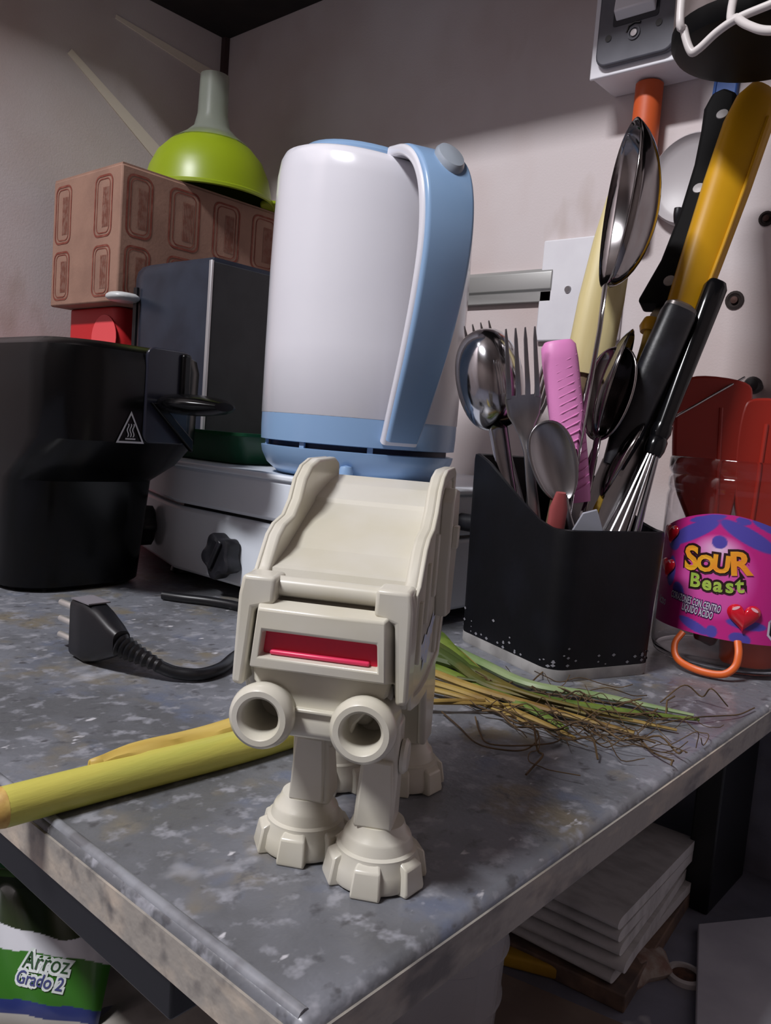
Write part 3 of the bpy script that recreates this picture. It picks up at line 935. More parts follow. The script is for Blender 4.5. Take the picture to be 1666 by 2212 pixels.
# yellow handle
M_, L_ = pose((-.2281, .4453, .012), (-.2089, .6122, .404), CAMW)
yh = thing('yellow_knife', 'knife with a long mustard yellow moulded handle leaning to the right', 'knife', M=M_, group=GRP)
M_YEL = mat('mustard_plastic', (206, 154, 20), 0.42, col2=(196, 144, 18), scale=12)
hz = L_ - .205
mk('handle', handle_geo([(hz, 0, .018, .014), (hz + .01, 0, .024, .017), (hz + .06, 0, .028, .019), (hz + .12, 0, .032, .021), (hz + .17, 0, .033, .021), (hz + .19, 0, .028, .018), (hz + .202, 0, .016, .012), (hz + .205, 0, .008, .006)], 20), M_YEL, yh, smooth=True)
mk('handle_ridge', G().tube([(.006, -.0088, hz + .02), (.0075, -.0100, hz + .07), (.0085, -.0105, hz + .12), (.0085, -.0098, hz + .175)], .0012, 8), M_YEL, yh, smooth=True)
mk('blade', G().box(-.010, .010, -.0008, .0008, 0, hz + .002), M_STEELB, yh)

# yellow rod with ring
M_, L_ = pose((-.2348, .4533, .012), (-.2289, .5223, .2276), CAMW)
yr = thing('yellow_spatula', 'slim yellow plastic utensil with a knobbed top between the black handles', 'utensil', M=M_, group=GRP)
M_YEL2 = mat('pale_yellow_plastic', (202, 168, 60), 0.45, col2=(190, 152, 44), scale=20)
mk('shaft', handle_geo([(0, 0, .012, .006), (.08, 0, .014, .007), (L_ - .018, 0, .009, .007), (L_ - .006, 0, .010, .008)], 14), M_YEL2, yr, smooth=True)
mk('collar', handle_geo([(L_ - .010, 0, .014, .012), (L_ - .006, 0, .017, .014), (L_ - .001, 0, .014, .012), (L_, 0, .009, .008)], 16), M_YEL, yr, smooth=True)

# worn black handle
M_, L_ = pose((-.2520, .4500, .012), (-.2105, .5184, .2346), CAMW)
bk = thing('black_handled_knife', 'knife with a worn dull black handle and a grey end cap', 'knife', M=M_, group=GRP)
hz = L_ - .112
mk('handle', handle_geo([(hz, 0, .014, .011), (hz + .02, 0, .020, .014), (hz + .07, 0, .0225, .016), (hz + .106, 0, .0225, .016), (hz + .110, 0, .0205, .0145)], 18), M_BLACKPL, bk, smooth=True)
mk('end_cap', handle_geo([(hz + .108, 0, .0210, .0150), (hz + .1115, 0, .0205, .0145), (hz + .1135, 0, .014, .010)], 18), mat('cap_grey', (98, 92, 90), 0.35, 0.5), bk, smooth=True)
mk('blade', G().box(-.008, .008, -.0007, .0007, 0, hz + .002), M_STEELB, bk)

# whisk with black handle
M_, L_ = pose((-.224, .4507, .012), (-.1981, .5423, .2535), CAMW)
wk = thing('whisk', 'whisk with a glossy black handle and steel wires pointing down', 'whisk', M=M_, group=GRP)
M_GLB = mat('gloss_black', (14, 14, 16), 0.18)
hz = L_ - .108
mk('handle', handle_geo([(hz, 0, .010, .010), (hz + .03, 0, .0115, .0105), (hz + .09, 0, .0145, .012), (hz + .104, 0, .0150, .012), (hz + .108, 0, .0115, .009)], 18), M_GLB, wk, smooth=True)
mk('collar', handle_geo([(hz - .016, 0, .0105, .0105), (hz - .012, 0, .0125, .0125), (hz - .006, 0, .0125, .0125), (hz - .004, 0, .0105, .0105), (hz, 0, .0125, .0125), (hz + .005, 0, .0115, .0115)], 18), M_GLB, wk, smooth=True)
for k in range(6):
    a = math.pi * k / 6
    w = []
    for q in range(17):
        t = q / 16
        s = math.cos(math.pi * t)
        rr_ = .0125 * math.copysign(abs(s) ** .5, s)
        rr_ *= 1 if t not in (0, 1) else 1
        zz = hz - .014 - (hz - .026) * math.sin(math.pi * t) ** .8
        k2 = min(1, math.sin(math.pi * t) * 2.0) * .75 + .28
        w.append((rr_ * k2 * math.cos(a), rr_ * k2 * math.sin(a), zz))
    mk('wire', G().tube(w, .0009, 6), M_STEELB, wk, smooth=True)

# bent metal skewer
sk2 = mk('wire_skewer', G().tube([Vector(p) - Vector((-.225, .478, .03)) for p in smooth_path([(-.225, .478, .03), (-.2215, .497, .09), (-.2205, .512, .140), (-.2180, .528, .158), (-.205, .555, .176), (-.189, .590, .197)], 8)], .0009, 8), M_STEELB, smooth=True)
sk2.location = (-.225, .478, .03)
tag(sk2, 'thin bent metal skewer sticking out of the holder to the right', 'skewer', GRP)
# small plastic pieces at the low rim
M_, L_ = pose((-.232, .452, .012), (-.2195, .4395, .104), CAMW)
sp2 = mk('plastic_spatula', G().prism([(-.010, 0), (.010, 0), (.0095, L_ - .012), (.004, L_), (-.004, L_ - .003), (-.0085, L_ - .014)], -.001, .001, 'xz'), mat('grey_plastic', (150, 152, 162), 0.4), bevel=0.0004)
sp2.matrix_world = M_
tag(sp2, 'small pale grey plastic blade just above the low rim of the holder', 'utensil', GRP)
M_, L_ = pose((-.250, .446, .012), (-.2345, .4300, .112), CAMW)
rd2 = mk('red_utensil', handle_geo([(0, 0, .008, .005), (.05, 0, .010, .006), (L_ - .01, 0, .011, .007), (L_, 0, .006, .004)]), mat('dull_red', (150, 72, 72), 0.5), smooth=True)
rd2.matrix_world = M_
tag(rd2, 'short dull red plastic handle just above the rim left of the teaspoon', 'utensil', GRP)

# ------------------------------------------------------------------ candy jar
JC = Vector((-.176, .577, 0))
JR = .0495
jr = thing('candy_jar', 'clear plastic jar with a pink and blue candy label', 'jar', tuple(JC))
M_CLEAR = mat('clear_plastic', (246, 244, 246), 0.04, trans=1.0, ior=1.35)
mk('jar_wall', G().lathe([(.0001, .0015), (.043, .0015), (.0475, .004), (JR, .010), (JR, .112), (.0485, .116), (JR, .119), (JR, .124), (.0480, .127), (.0500, .130), (.0500, .1375), (.0492, .139), (.0485, .1375), (.0485, .130), (.0465, .127), (.0480, .124), (.0480, .119), (.0470, .116), (.0480, .112), (.0480, .010), (.0460, .005), (.0420, .0028), (.0001, .0028)], 64), M_CLEAR, jr, smooth=True)
jd = Vector((-JC.x, -JC.y, 0)).normalized()      # jar -> viewer
js = Vector((-jd.y, jd.x, 0))                    # to the right


def J(u, z, off=0.0006):
    a = u / JR
    p = jd * math.cos(a) * (JR + off) + js * math.sin(a) * (JR + off)
    return (p.x, p.y, z)


def col_mesh(name, nu, nv, pos, colf, m, parent, **k):
    v, f, cols = [], [], []
    for j in range(nv + 1):
        for i in range(nu + 1):
            v.append(pos(i / nu, j / nv))
            cols.append(colf(i / nu, j / nv))
    for j in range(nv):
        for i in range(nu):
            a = j * (nu + 1) + i
            f.append((a, a + 1, a + nu + 2, a + nu + 1))
    g = G().add(v, f)
    o = mk(name, g, m, parent, smooth=True, flip=False, **k)
    ca = o.data.color_attributes.new('print', 'FLOAT_COLOR', 'POINT')
    for i, c in enumerate(cols):
        ca.data[i].color = lin(c) + (1,)
    return o


def lab_top(u):
    return .1045 - 1.75 * max(0, abs(u + .008) - .004) ** 1.55


def lab_bot(u):
    return .0245 - .02 * u


blobs = [(-.030, .090, .020, .0050, 28), (.006, .092, .019, .0048, -26), (.0185, .0985, .012, .003, -20), (-.020, .1005, .012, .0022, 14), (.036, .086, .013, .005, -45), (.031, .052, .006, .018, 0), (-.0435, .062, .004, .010, 0),
         (-.035, .050, .0045, .0060, 30), (-.006, .0395, .0, .0, 0), (.011, .036, .012, .0032, -5), (-.021, .0300, .011, .0032, -18), (-.009, .0285, .0035, .004, 0), (.008, .0265, .0065, .0040, -10), (-.0105, .0865, .0046, .0042, 0), (.002, .1015, .0045, .0022, -10), (-.044, .083, .006, .007, 20)]


def lab_col(s, t):
    u = -.058 + .116 * s
    z = lab_bot(u) + (lab_top(u) - lab_bot(u)) * t
    r = math.hypot((u + .0115) / .027, (z - .0635) / .0285)
    base = np.array((196, 42, 132.))
    if r < 1:
        base = base + (np.array((214, 84, 168.)) - base) * min(1, (1 - r) * 4)
        k = math.hypot((u + .0105) / .016, (z - .0815) / .010)
        base = base + (np.array((236, 206, 232.)) - base) * max(0, 1 - k) ** .8
    for (bu, bz, a, b, rot) in blobs:
        if a <= 0:
            continue
        c, sn = math.cos(R_(rot)), math.sin(R_(rot))
        du, dz = u - bu, z - bz
        q = math.hypot((du * c + dz * sn) / a, (-du * sn + dz * c) / b)
        if q < 1.08:
            w = min(1, (1.08 - q) / .12)
            base = base * (1 - w) + np.array((84, 74, 168.)) * w
    return tuple(base)


M_LAB = mat('label_print', (200, 50, 140), 0.35, attr='print')
lb = col_mesh('label', 150, 110, lambda s, t: J(-.058 + .116 * s, lab_bot(-.058 + .116 * s) + (lab_top(-.058 + .116 * s) - lab_bot(-.058 + .116 * s)) * t), lab_col, M_LAB, jr)
tag(lb, 'pink label with blue streaks and lettering')


def jtext(name, s, size, u, z, rot, m, offs, off, spacing=1.0, squash=1.0, wob=0.0):
    v, f = text2d(s, size, offs, spacing)
    c, sn = math.cos(R_(rot)), math.sin(R_(rot))
    pts = []
    for x, y in v:
        x *= squash
        y += wob * x * x
        pts.append(J(u + x * c - y * sn, z + x * sn + y * c, off))
    return mk(name, G().add(pts, f), m, lb, flip=False)


M_TOUT = mat('ink_dark', (44, 16, 22), 0.5)
M_TOR = mat('ink_orange', (240, 150, 40), 0.45, col2=(236, 176, 44), scale=60)
M_TGR = mat('ink_green', (176, 200, 84), 0.45, col2=(150, 184, 70), scale=60)
M_TWH = mat('ink_white', (214, 206, 222), 0.5)
M_TPU = mat('ink_purple', (74, 36, 90), 0.5)
for (ch_, sz, u, z, rot) in (('S', .0215, -.0270, .0728, 4), ('O', .0140, -.0172, .0712, 2), ('U', .0150, -.0078, .0722, 0), ('R', .0205, .0030, .0738, 8)):
    jtext('letter_outline', ch_, sz, u, z, rot, M_TOUT, .0022, .0010)
    jtext('letter', ch_, sz, u, z, rot, M_TOR, .0007, .0014)
for (ch_, sz, u, z, rot) in (('B', .0125, -.0228, .0592, 2), ('e', .0125, -.0150, .0588, 0), ('a', .0125, -.0082, .0588, 0), ('s', .0125, -.0015, .0592, 6), ('t', .0135, .0042, .0605, 8)):
    jtext('letter_outline', ch_, sz, u, z, rot, M_TOUT, .0018, .0009)
    jtext('letter', ch_, sz, u, z, rot, M_TGR, .0004, .0013)
for (s, u, z, squ) in (('CORAZONES CON CENTRO', -.0225, .0452, .40), ('LÍQUIDO ÁCIDO', -.0195, .0396, .40)):
    jtext('letter_outline', s, .0066, u, z, -6, M_TPU, .0008, .0009, 1.05, squ)
    jtext('letter', s, .0066, u, z, -6, M_TWH, .0001, .0012, 1.05, squ)
jtext('letter', 'ÁCIDO', .0056, -.0490, .0400, -8, M_TWH, .0002, .0012, 1.0, .45)


def heart(u, z, s, name='heart'):
    pts = []
    for k in range(44):
        a = 2 * math.pi * k / 44
        x = 16 * math.sin(a) ** 3
        y = 13 * math.cos(a) - 5 * math.cos(2 * a) - 2 * math.cos(3 * a) - math.cos(4 * a)
        pts.append((x / 17 * s, y / 17 * s))
    rows = []
    for q, o in ((1.0, .0010), (.92, .0022), (.7, .0034), (.4, .0040), (.05, .0042)):
        rows.append([J(u + x * q, z + y * q + (1 - q) * s * .1, .0006 + o * s / .010) for x, y in pts])
    h = mk(name, G().loft(rows), mat('heart_red', (206, 24, 44), 0.15, coat=.6), lb, smooth=True)
    for sx in (-1, 1):
        rr_ = [J(u + sx * s * .48 + s * .20 * math.cos(2 * math.pi * k / 14), z + s * .50 + s * .10 * math.sin(2 * math.pi * k / 14) - sx * s * .10 * math.cos(2 * math.pi * k / 14), .0006 + .0037 * s / .010) for k in range(14)]
        mk('heart_shine', G().add(rr_, [tuple(range(14))]), mat('shine_pink', (250, 190, 200), .4), h, flip=False)


heart(.0085, .0415, .0105)
heart(-.0465, .0875, .0075)
heart(-.0465, .0645, .0075)
oc = [J(.0345 + .0115 * math.cos(math.pi / 8 + k * math.pi / 4), .0350 + .0115 * math.sin(math.pi / 8 + k * math.pi / 4), .0009) for k in range(8)]
mk('octagon_border', G().add(oc, [tuple(range(8))]), M_TWH, lb, flip=False)
oc = [J(.0345 + .0100 * math.cos(math.pi / 8 + k * math.pi / 4), .0350 + .0100 * math.sin(math.pi / 8 + k * math.pi / 4), .0011) for k in range(8)]
mk('octagon', G().add(oc, [tuple(range(8))]), mat('ink_black', (18, 16, 20), .5), lb, flip=False)
jtext('letter', 'ALTO EN', .0038, .0345, .0370, 0, M_TWH, .0001, .0014, 1, .8)
# orange carrying loop at the foot of the jar
lo = [J(u, z, o) for u, z, o in ((-.0270, .024, .001), (-.0285, .016, .006), (-.024, .0075, .009), (-.012, .0042, .011), (.000, .0045, .011), (.006, .010, .009), (.0075, .018, .006), (.007, .025, .001))]
tag(mk('carry_loop', G().tube(smooth_path(lo, 5), .0024, 10, flat=.8), mat('orange_plastic', (226, 104, 44), 0.4), jr, smooth=True), 'orange plastic loop')

# red plastic pieces standing in the jar
M_REDS = mat('red_silicone', (158, 40, 28), 0.42, col2=(142, 34, 24), scale=10)


def paddle(name, label, B, T, facing, out, th, m, crease=0):
    M, L = pose(B, T, facing)
    o = thing(name, label, 'utensil', M=M)
    pp = smooth_path([(u, w * L, 0) for u, w in out] + [(out[0][0], out[0][1], 0)], 5)[:-1]
    mk('blade', G().prism([(p.x, p.y) for p in pp], -th / 2, th / 2, 'xz'), m, o, bevel=th * .3)
    if crease:
        mk('rib', G().tube([(crease, -th * .45, L * .15), (crease * 1.3, -th * .45, L * .9)], .0016, 8), m, o, smooth=True)
    return o


paddle('red_scoop', 'large red plastic scoop leaning in the jar next to the whisk', (-.190, .572, .012), (-.2045, .574, .192), CAMW, [(-.006, 0), (.010, 0), (.012, .35), (.018, .55), (.0265, .80), (.0275, .93), (.022, 1.0), (-.012, 1.02), (-.024, .96), (-.0265, .80), (-.0235, .60), (-.010, .38)], .006, M_REDS, .004)
paddle('red_scoop', 'second red plastic scoop standing at the right behind the jar rim', (-.170, .590, .012), (-.168, .604, .182), CAMW, [(-.008, 0), (.012, 0), (.016, .4), (.026, .7), (.028, .93), (.020, 1.0), (-.016, 1.0), (-.026, .93), (-.024, .65), (-.012, .4)], .006, M_REDS, -.006)
oc_ = mk('orange_cup', G().lathe([(.0001, 0), (.016, 0), (.0175, .002), (.024, .085), (.025, .088), (.0235, .088), (.0165, .004), (.0001, .003)], 32), mat('orange_red_plastic', (222, 92, 56), 0.4, trans=.2), smooth=True)
oc_.location = (-.1575, .566, .0035)
tag(oc_, 'orange-red plastic cup inside the clear jar', 'cup')

# ------------------------------------------------------------------ switch box, conduit, wall hangings
sb = thing('switch_box', 'white surface-mounted electrical box with a grey plate and rocker switch', 'switch', (-.328, YB, .515))
mk('box_body', G().box(-.041, .041, -.043, 0, -.057, .057), M_WHITEPL, sb, bevel=0.0025, seg=3)
mk('box_lid', G().box(-.042, .042, -.046, -.043, -.058, .058), M_WHITEPL, sb, bevel=0.0012)
M_PLATE = mat('plate_grey', (92, 92, 100), 0.5, col2=(82, 82, 90), scale=40)
fp = mk('face_plate', G().prism(rrect(.070, .104, .010, 5, .0, .000), -.052, -.046, 'xz'), M_PLATE, sb, bevel=0.0018)
mk('rocker', G().prism([(-.0585, .002), (-.052, -.004), (-.0515, .040), (-.054, .040)], -.0185, .0165, 'yz').xf(Matrix.Translation(Vector((0, 0, -.014)))), M_WHITEPL, sb, bevel=0.001)
mk('rocker_well', G().prism(rrect(.040, .056, .002, 2, -.001, .006), -.0524, -.0519, 'xz'), mat('well_dark', (34, 34, 42), .6), sb)
for x, z in ((-.024, -.030), (.020, -.028)):
    mk('screw_hole', G().lathe([(.0028, -.0526), (.0020, -.0519), (.0001, -.0519)], 14, (x, 0, z), 'y', True), M_BLACKFRAME, sb, smooth=True)
mk('earth_socket', G().lathe([(.0055, -.0521), (.0055, -.0530), (.0040, -.0530), (.0040, -.0522)], 22, (-.001, 0, -.031), 'y'), M_PLATE, sb, smooth=True)
mk('centre_screw', G().lathe([(.0030, -.0521), (.0028, -.0532), (.0001, -.0534)], 14, (-.001, 0, -.031), 'y', True), M_STEELB, sb, smooth=True)
mk('slot_mark', G().tube([(-.0075, -.0524, -.029), (-.006, -.0524, -.0245), (-.001, -.0524, -.0228), (.004, -.0524, -.0238)], .0010, 6), M_BLACKFRAME, sb)
cd = thing('conduit_pipe', 'orange plastic conduit coming down the wall under the switch box', 'pipe', (-.328, YB - .0150, .330))
M_ORG = mat('conduit_orange', (206, 92, 44), 0.45, col2=(196, 84, 40), scale=20)
mk('pipe', G().tube([(0, 0, 0), (0, 0, .085)], .0098, 24), M_ORG, cd, smooth=True)
mk('coupling', G().tube([(0, 0, .066), (0, 0, .067), (0, 0, .126), (0, 0, .127)], [.0105, .0118, .0118, .0105], 24), M_ORG, cd, smooth=True)

bs = thing('blue_strap', 'blue perforated plastic strip hanging on the wall right of the conduit', 'strip', (-.269, YB, .416))
M_BLUE = mat('blue_plastic', (56, 92, 158), 0.45, col2=(48, 82, 146), scale=30)
mk('strip', G().prism([(-.011, 0), (.009, -.004), (.0125, .022), (.0140, .060), (-.0045, .060), (-.0065, .024)], -.006, 0, 'xz'), M_BLUE, bs, bevel=0.0012)
mk('raised_edge', G().tube([(-.0095, -.006, .001), (-.0055, -.006, .024), (-.0036, -.006, .060)], .0014, 8), M_BLUE, bs, smooth=True)
for z in (.022, .038, .052):
    mk('hole', G().lathe([(.0032, -.0064), (.0001, -.0064)], 16, (.003 + (z - .03) * .1, 0, z), 'y', False), M_WHITEPL, bs)

rl = thing('round_lid', 'translucent white round plastic lid hanging on the wall behind the black knife', 'lid', (-.283, YB - .002, .372))
mk('lid_disc', G().lathe([(.0001, -.004), (.030, -.004), (.0345, -.0075), (.0370, -.0105), (.0385, -.0085), (.0385, -.001), (.0365, 0), (.0001, 0)], 48, axis='y'), mat('milky_plastic', (206, 200, 202), 0.4, trans=.25), rl, smooth=True)
hk = mk('wall_hook', G().tube(smooth_path([(0, 0, .006), (0, -.006, .005), (0, -.016, -.001), (0, -.020, .004), (0, -.020, .010)], 6), .0035, 10), M_BLACKPL, smooth=True)
hk.location = (-.288, YB, .336)
tag(hk, 'small black hook on the wall below the round lid', 'hook')

# ------------------------------------------------------------------ wire rack with dark bowl, hanging from the shelf
rk = thing('wire_rack', 'white coated wire rack hanging at the top right', 'rack', (-.17, .46, .34))
ro_ = Matrix.Translation(Vector((.17, -.46, -.34)))
M_WIRE = mat('white_coated_wire', (206, 200, 198), 0.4)
for pts in ([(-.235, .560, .651), (-.215, .480, .52), (-.198, .4408, .3847), (-.1946, .4408, .368), (-.1896, .4408, .3562), (-.1854, .4408, .3562), (-.1763, .4408, .3627), (-.1664, .4408, .3669), (-.1505, .4408, .3695), (-.120, .4408, .374), (-.06, .4408, .378)],
            [(-.205, .560, .651), (-.182, .490, .46), (-.173, .448, .377), (-.1664, .4408, .3669), (-.158, .436, .359), (-.146, .430, .3513), (-.125, .4226, .345)],
            [(-.1430, .4408, .3700), (-.1425, .4575, .339), (-.1415, .4700, .318)]):
    mk('wire', G().tube([ro_ @ Vector(p) for p in smooth_path(pts, 8)], .0022, 10), M_WIRE, rk, smooth=True)
gc = thing('cooking_pot', 'grey metal pot with a black underside in the wire rack', 'pot', (-.1905, .5365, .392))
mk('pot_body', G().lathe([(.0475, .004), (.0490, .012), (.0500, .06), (.0520, .11), (.0505, .11), (.0485, .06), (.0470, .014), (.0001, .010)], 48), mat('pot_grey', (128, 118, 116), 0.45, 0.2, col2=(108, 98, 96), scale=40), gc, smooth=True)
tag(mk('pot_base', G().lathe([(.0001, 0), (.040, .0003), (.0465, .002), (.0492, .006), (.0496, .0125), (.0480, .0125)], 48), mat('pot_black', (8, 8, 9), 0.55, spec=.2), gc, smooth=True), 'black underside')  # plain black underside below the grey sides

# ------------------------------------------------------------------ things on the floor under the table
M_NEWS = mat('newsprint', (200, 198, 196), 0.8, col2=(176, 174, 172), scale=50, lo=.45, hi=.7, stretch=(1, 2, 1))
zz = ZF + .0122
for k in range(5):
    w, d, t = .100 - .003 * (k % 3), .152 - .003 * k, .0078
    prof = []
    for q in range(9):
        a = math.pi * q / 8
        prof.append((-d / 2 - math.sin(a) * t * .9, -math.cos(a) * t / 2 + t / 2))
    prof = prof + [(d / 2, t), (d / 2, 0)]
    np_ = mk('newspaper', G().prism(prof, -w / 2, w / 2, 'yz'), M_NEWS, smooth=True)
    np_.location = (-.235 + random.uniform(-.003, .003), .535 + random.uniform(-.003, .003), zz)
    np_.rotation_euler.z = R_(random.uniform(-4, 4) + 6)
    tag(np_, ('bottom newspaper of the folded stack under the table', 'second newspaper from the bottom of the folded stack', 'middle newspaper of the folded stack under the table', 'second newspaper from the top of the folded stack', 'topmost newspaper of the folded stack under the table')[k], 'newspaper', 'stacked newspapers')
    zz += t + .0004
bk_ = mk('magazine', G().box(-.055, .055, -.085, .085, 0, .0115), mat('dark_paper', (84, 70, 64), 0.7, col2=(120, 96, 80), scale=60), bevel=.001)
bk_.location = (-.235, .535, ZF)
bk_.rotation_euler.z = R_(6)
tag(bk_, 'worn dark magazine under the newspaper stack', 'magazine')
ys = mk('yellow_stick', G().loft([[(x, y, z) for y, z in rrect(.011, .009, .002, 3, 0, .0046)] for x in (-.055, .052)]), mat('yellow_paint', (176, 136, 30), 0.55, col2=(150, 112, 30), scale=30), bevel=0.0008)
ys.location = (-.2235, .4540, ZF + .0002)
ys.rotation_euler.z = R_(24)
tag(ys, 'yellow painted stick on the floor in front of the newspapers', 'stick')
rc = mk('crumpled_rag', G().loft([[(.012 * s * math.cos(a) * (1 + .3 * math.sin(3 * a)), .020 * s * math.sin(a) * (1 + .2 * math.cos(5 * a)), h) for a in [2 * math.pi * i / 26 for i in range(26)]] for s, h in ((1, 0), (1.15, .004), (.9, .009), (.4, .012))]), mat('rag_brown', (128, 100, 88), 0.85, col2=(160, 150, 140), scale=90), smooth=True)
rc.location = (-.1800, .5050, ZF)
tag(rc, 'small crumpled brownish rag beside the end of the yellow stick', 'rag')
dv = thing('floor_fitting', 'white ring with a rusty brown centre on the floor', 'fitting', (-.158, .520, ZF))
mk('ring', G().lathe([(.0125, 0), (.012, .003), (.009, .0035), (.0085, .001)], 28), mat('drain_white', (186, 182, 180), 0.6), dv, smooth=True)
mk('rusty_centre', G().lathe([(.0088, .001), (.006, .0022), (.0001, .0024)], 20, cap=True), mat('rust', (92, 60, 44), 0.8, col2=(60, 40, 32), scale=200), dv, smooth=True)
bb = mk('white_board', G().prism([(-.171, .578), (-.130, .640), (-.04, .60), (-.06, .45), (-.128, .455)], 0, .006), mat('board_white', (196, 196, 204), 0.6, col2=(176, 176, 186), scale=20), bevel=0.0008)
bb.location = (0, 0, ZF)
tag(bb, 'pale white board lying on the floor at the lower right', 'board')
cs = mk('cardboard_sheet', G().prism([(-.300, .330), (-.19, .330), (-.165, .445), (-.262, .425)], 0, .003), mat('sheet_brown', (128, 112, 100), 0.8, col2=(112, 96, 86), scale=20))
cs.location = (0, 0, ZF)
tag(cs, 'brown cardboard sheet on the floor behind the clear tub', 'cardboard')
cl = mk('clear_tub', G().lathe([(.0001, .001), (.033, .001), (.036, .004), (.0375, .030), (.0395, .032), (.0382, .036), (.039, .060), (.041, .062), (.0395, .066), (.0405, .088), (.0435, .090), (.0435, .094), (.0415, .094), (.039, .088), (.036, .030), (.0345, .006)], 48), mat('tub_plastic', (216, 214, 216), 0.25, trans=.5, ior=1.15, alpha=.6), smooth=True)
cl.location = (-.2420, .352, ZF + .004)
tag(cl, 'clear ribbed plastic tub under the front corner of the table', 'tub')

# pale cloth and food bags at the lower left
ct = []
for j in range(21):
    ct.append([(-.50 + .20 * i / 24, .13 + .15 * j / 20, ZF + .003 + .0035 * math.sin(i * .9 + j * .35) * math.sin(j * .6) + .002 * math.sin(i * 2.1)) for i in range(25)])
cloth = mk('floor_cloth', G().ngrid(ct), mat('cloth_beige', (188, 182, 174), 0.85, col2=(166, 160, 152), scale=40), smooth=True, solid=.0015)
tag(cloth, 'pale beige cloth spread on the floor under the rice bag', 'cloth')

# rice bag: a filled pillow lying against the table, print on the side that faces up and outwards
BT = Vector((-.4075, .2175, -.168))
bu = RGT.copy()
bn = (CAMW * .80 + Vector((0, 0, .60))).normalized()
bv = bn.cross(bu).normalized()
bgM = frame(BT, bu, bv, bn)
rb = thing('rice_bag', 'green and white bag of rice lettered Arroz Grado 2', 'bag', M=bgM)
BW, BH, BD = .150, .080, .020


def bagpos(s, t, sign=1):
    u, v = (s - .5) * 2, (t - .5) * 2
    b = max(0, (1 - abs(u) ** 4)) ** .5 * max(0, (1 - abs(v) ** 4)) ** .5
    return (u * BW / 2 - BW * .29, v * BH / 2, sign * BD * b + .0012 * math.sin(u * 17 + v * 5) * b)


def bagcol(s, t):
    x = (s - .5) * BW - BW * .29
    y = (t - .5) * BH
    y2 = y + .06 * (x + .04) + .0004 * math.sin(x * 240)
    if y2 < -.0300:
        return (176, 174, 170)
    if y2 < -.0235:
        return (40, 52, 110)
    if y2 < -.0010:
        return (52, 108, 34)
    edge = .0075 + 9.0 * max(0, x - .002) ** 2 * 2 - .10 * x
    if y2 < edge:
        return (198, 198, 204)
    q = math.hypot((x + .080) / .042, (y - .016) / .014)
    if q < 1:
        return (44, 50, 128)
    if y2 > .034:
        return (70, 106, 50)
    return (34, 46, 22)


bm_ = mat('bag_film', (60, 110, 40), 0.25, attr='print', coat=.3)
col_mesh('bag_front', 240, 150, lambda s, t: bagpos(s, t), bagcol, bm_, rb)
col_mesh('bag_back', 20, 16, lambda s, t: bagpos(s, t, -1), lambda s, t: (52, 108, 34), bm_, rb)


def bagtext(s, size, x0, y0, rot, m, offs, lift, squash=.85):
    v, f = text2d(s, size, offs)
    c, sn = math.cos(R_(rot)), math.sin(R_(rot))
    pts = []
    for x, y in v:
        x *= squash
        X, Y = x0 + x * c - y * sn, y0 + x * sn + y * c
        p = bagpos((X + BW * .29) / BW + .5, Y / BH + .5)
        pts.append((p[0], p[1], p[2] + lift))
    mk('bag_lettering', G().add(pts, f), m, rb, flip=False)


M_BGW = mat('bag_white', (206, 212, 210), .5)
M_BGG = mat('bag_dark_green', (28, 70, 30), .5)
M_BGB = mat('bag_dark_blue', (62, 66, 120), .5)
bagtext('Arroz', .0118, .0015, -.0075, -4, M_BGW, .0016, .0008)
bagtext('Arroz', .0118, .0015, -.0075, -4, M_BGG, .0000, .0012)
bagtext('Grado 2', .0088, .0000, -.0160, -6, M_BGW, .0014, .0008)
bagtext('Grado 2', .0088, .0000, -.0160, -6, M_BGB, .0001, .0012)

b2 = thing('snack_bag', 'green plastic bag with pale rings standing behind the rice bag', 'bag', M=frame((-.452, .215, -.158), bu, bv, bn))
b2c = lambda s, t: ((186, 200, 186) if (lambda q: (.30 < q < .36) or (.52 < q < .60))(math.hypot((s - .62) * 1.25, t - .5)) else ((120, 168, 90) if math.hypot((s - .62) * 1.25, t - .5) < .3 else (44, 104, 66) if math.hypot((s - .62) * 1.25, t - .5) < .52 else (40, 98, 42)))
for sg, nm in ((1, 'bag_front'), (-1, 'bag_back')):
    col_mesh(nm, 50, 40, lambda s, t: ((s - .5) * .070, (t - .5) * .056, sg * .012 * max(0, 1 - (2 * s - 1) ** 4) ** .5 * max(0, 1 - (2 * t - 1) ** 4) ** .5), b2c, bm_, b2)
rp = mk('red_packet', G().loft([[(x, y, z) for x, y in rrect(w, h, .004, 3)] for w, h, z in ((.05, .03, 0), (.054, .034, .004), (.054, .034, .070), (.05, .03, .074))]), mat('packet_red', (170, 40, 56), 0.4), bevel=0.001)
rp.location = (-.492, .262, ZF)
tag(rp, 'dark red packet behind the green bag at the left edge', 'packet')

# ------------------------------------------------------------------ cream toy on four feet
TM = frame((-.1577, .1677, 0), (.8589, .5117, 0), (-.5117, .8589, 0), (0, 0, 1))
ty_ = thing('toy_walker', 'cream plastic four-legged toy with an open tray and a red slit front', 'toy', M=TM)
M_TOY = mat('cream_toy_plastic', (204, 200, 188), 0.28, col2=(199, 194, 177), scale=40, coat=.15)
M_TOYF = M_TOY
C0 = -.0058                                     # middle of the body across


def side_x(y, s, inner=0.0):
    return C0 + s * (.0248 - inner)


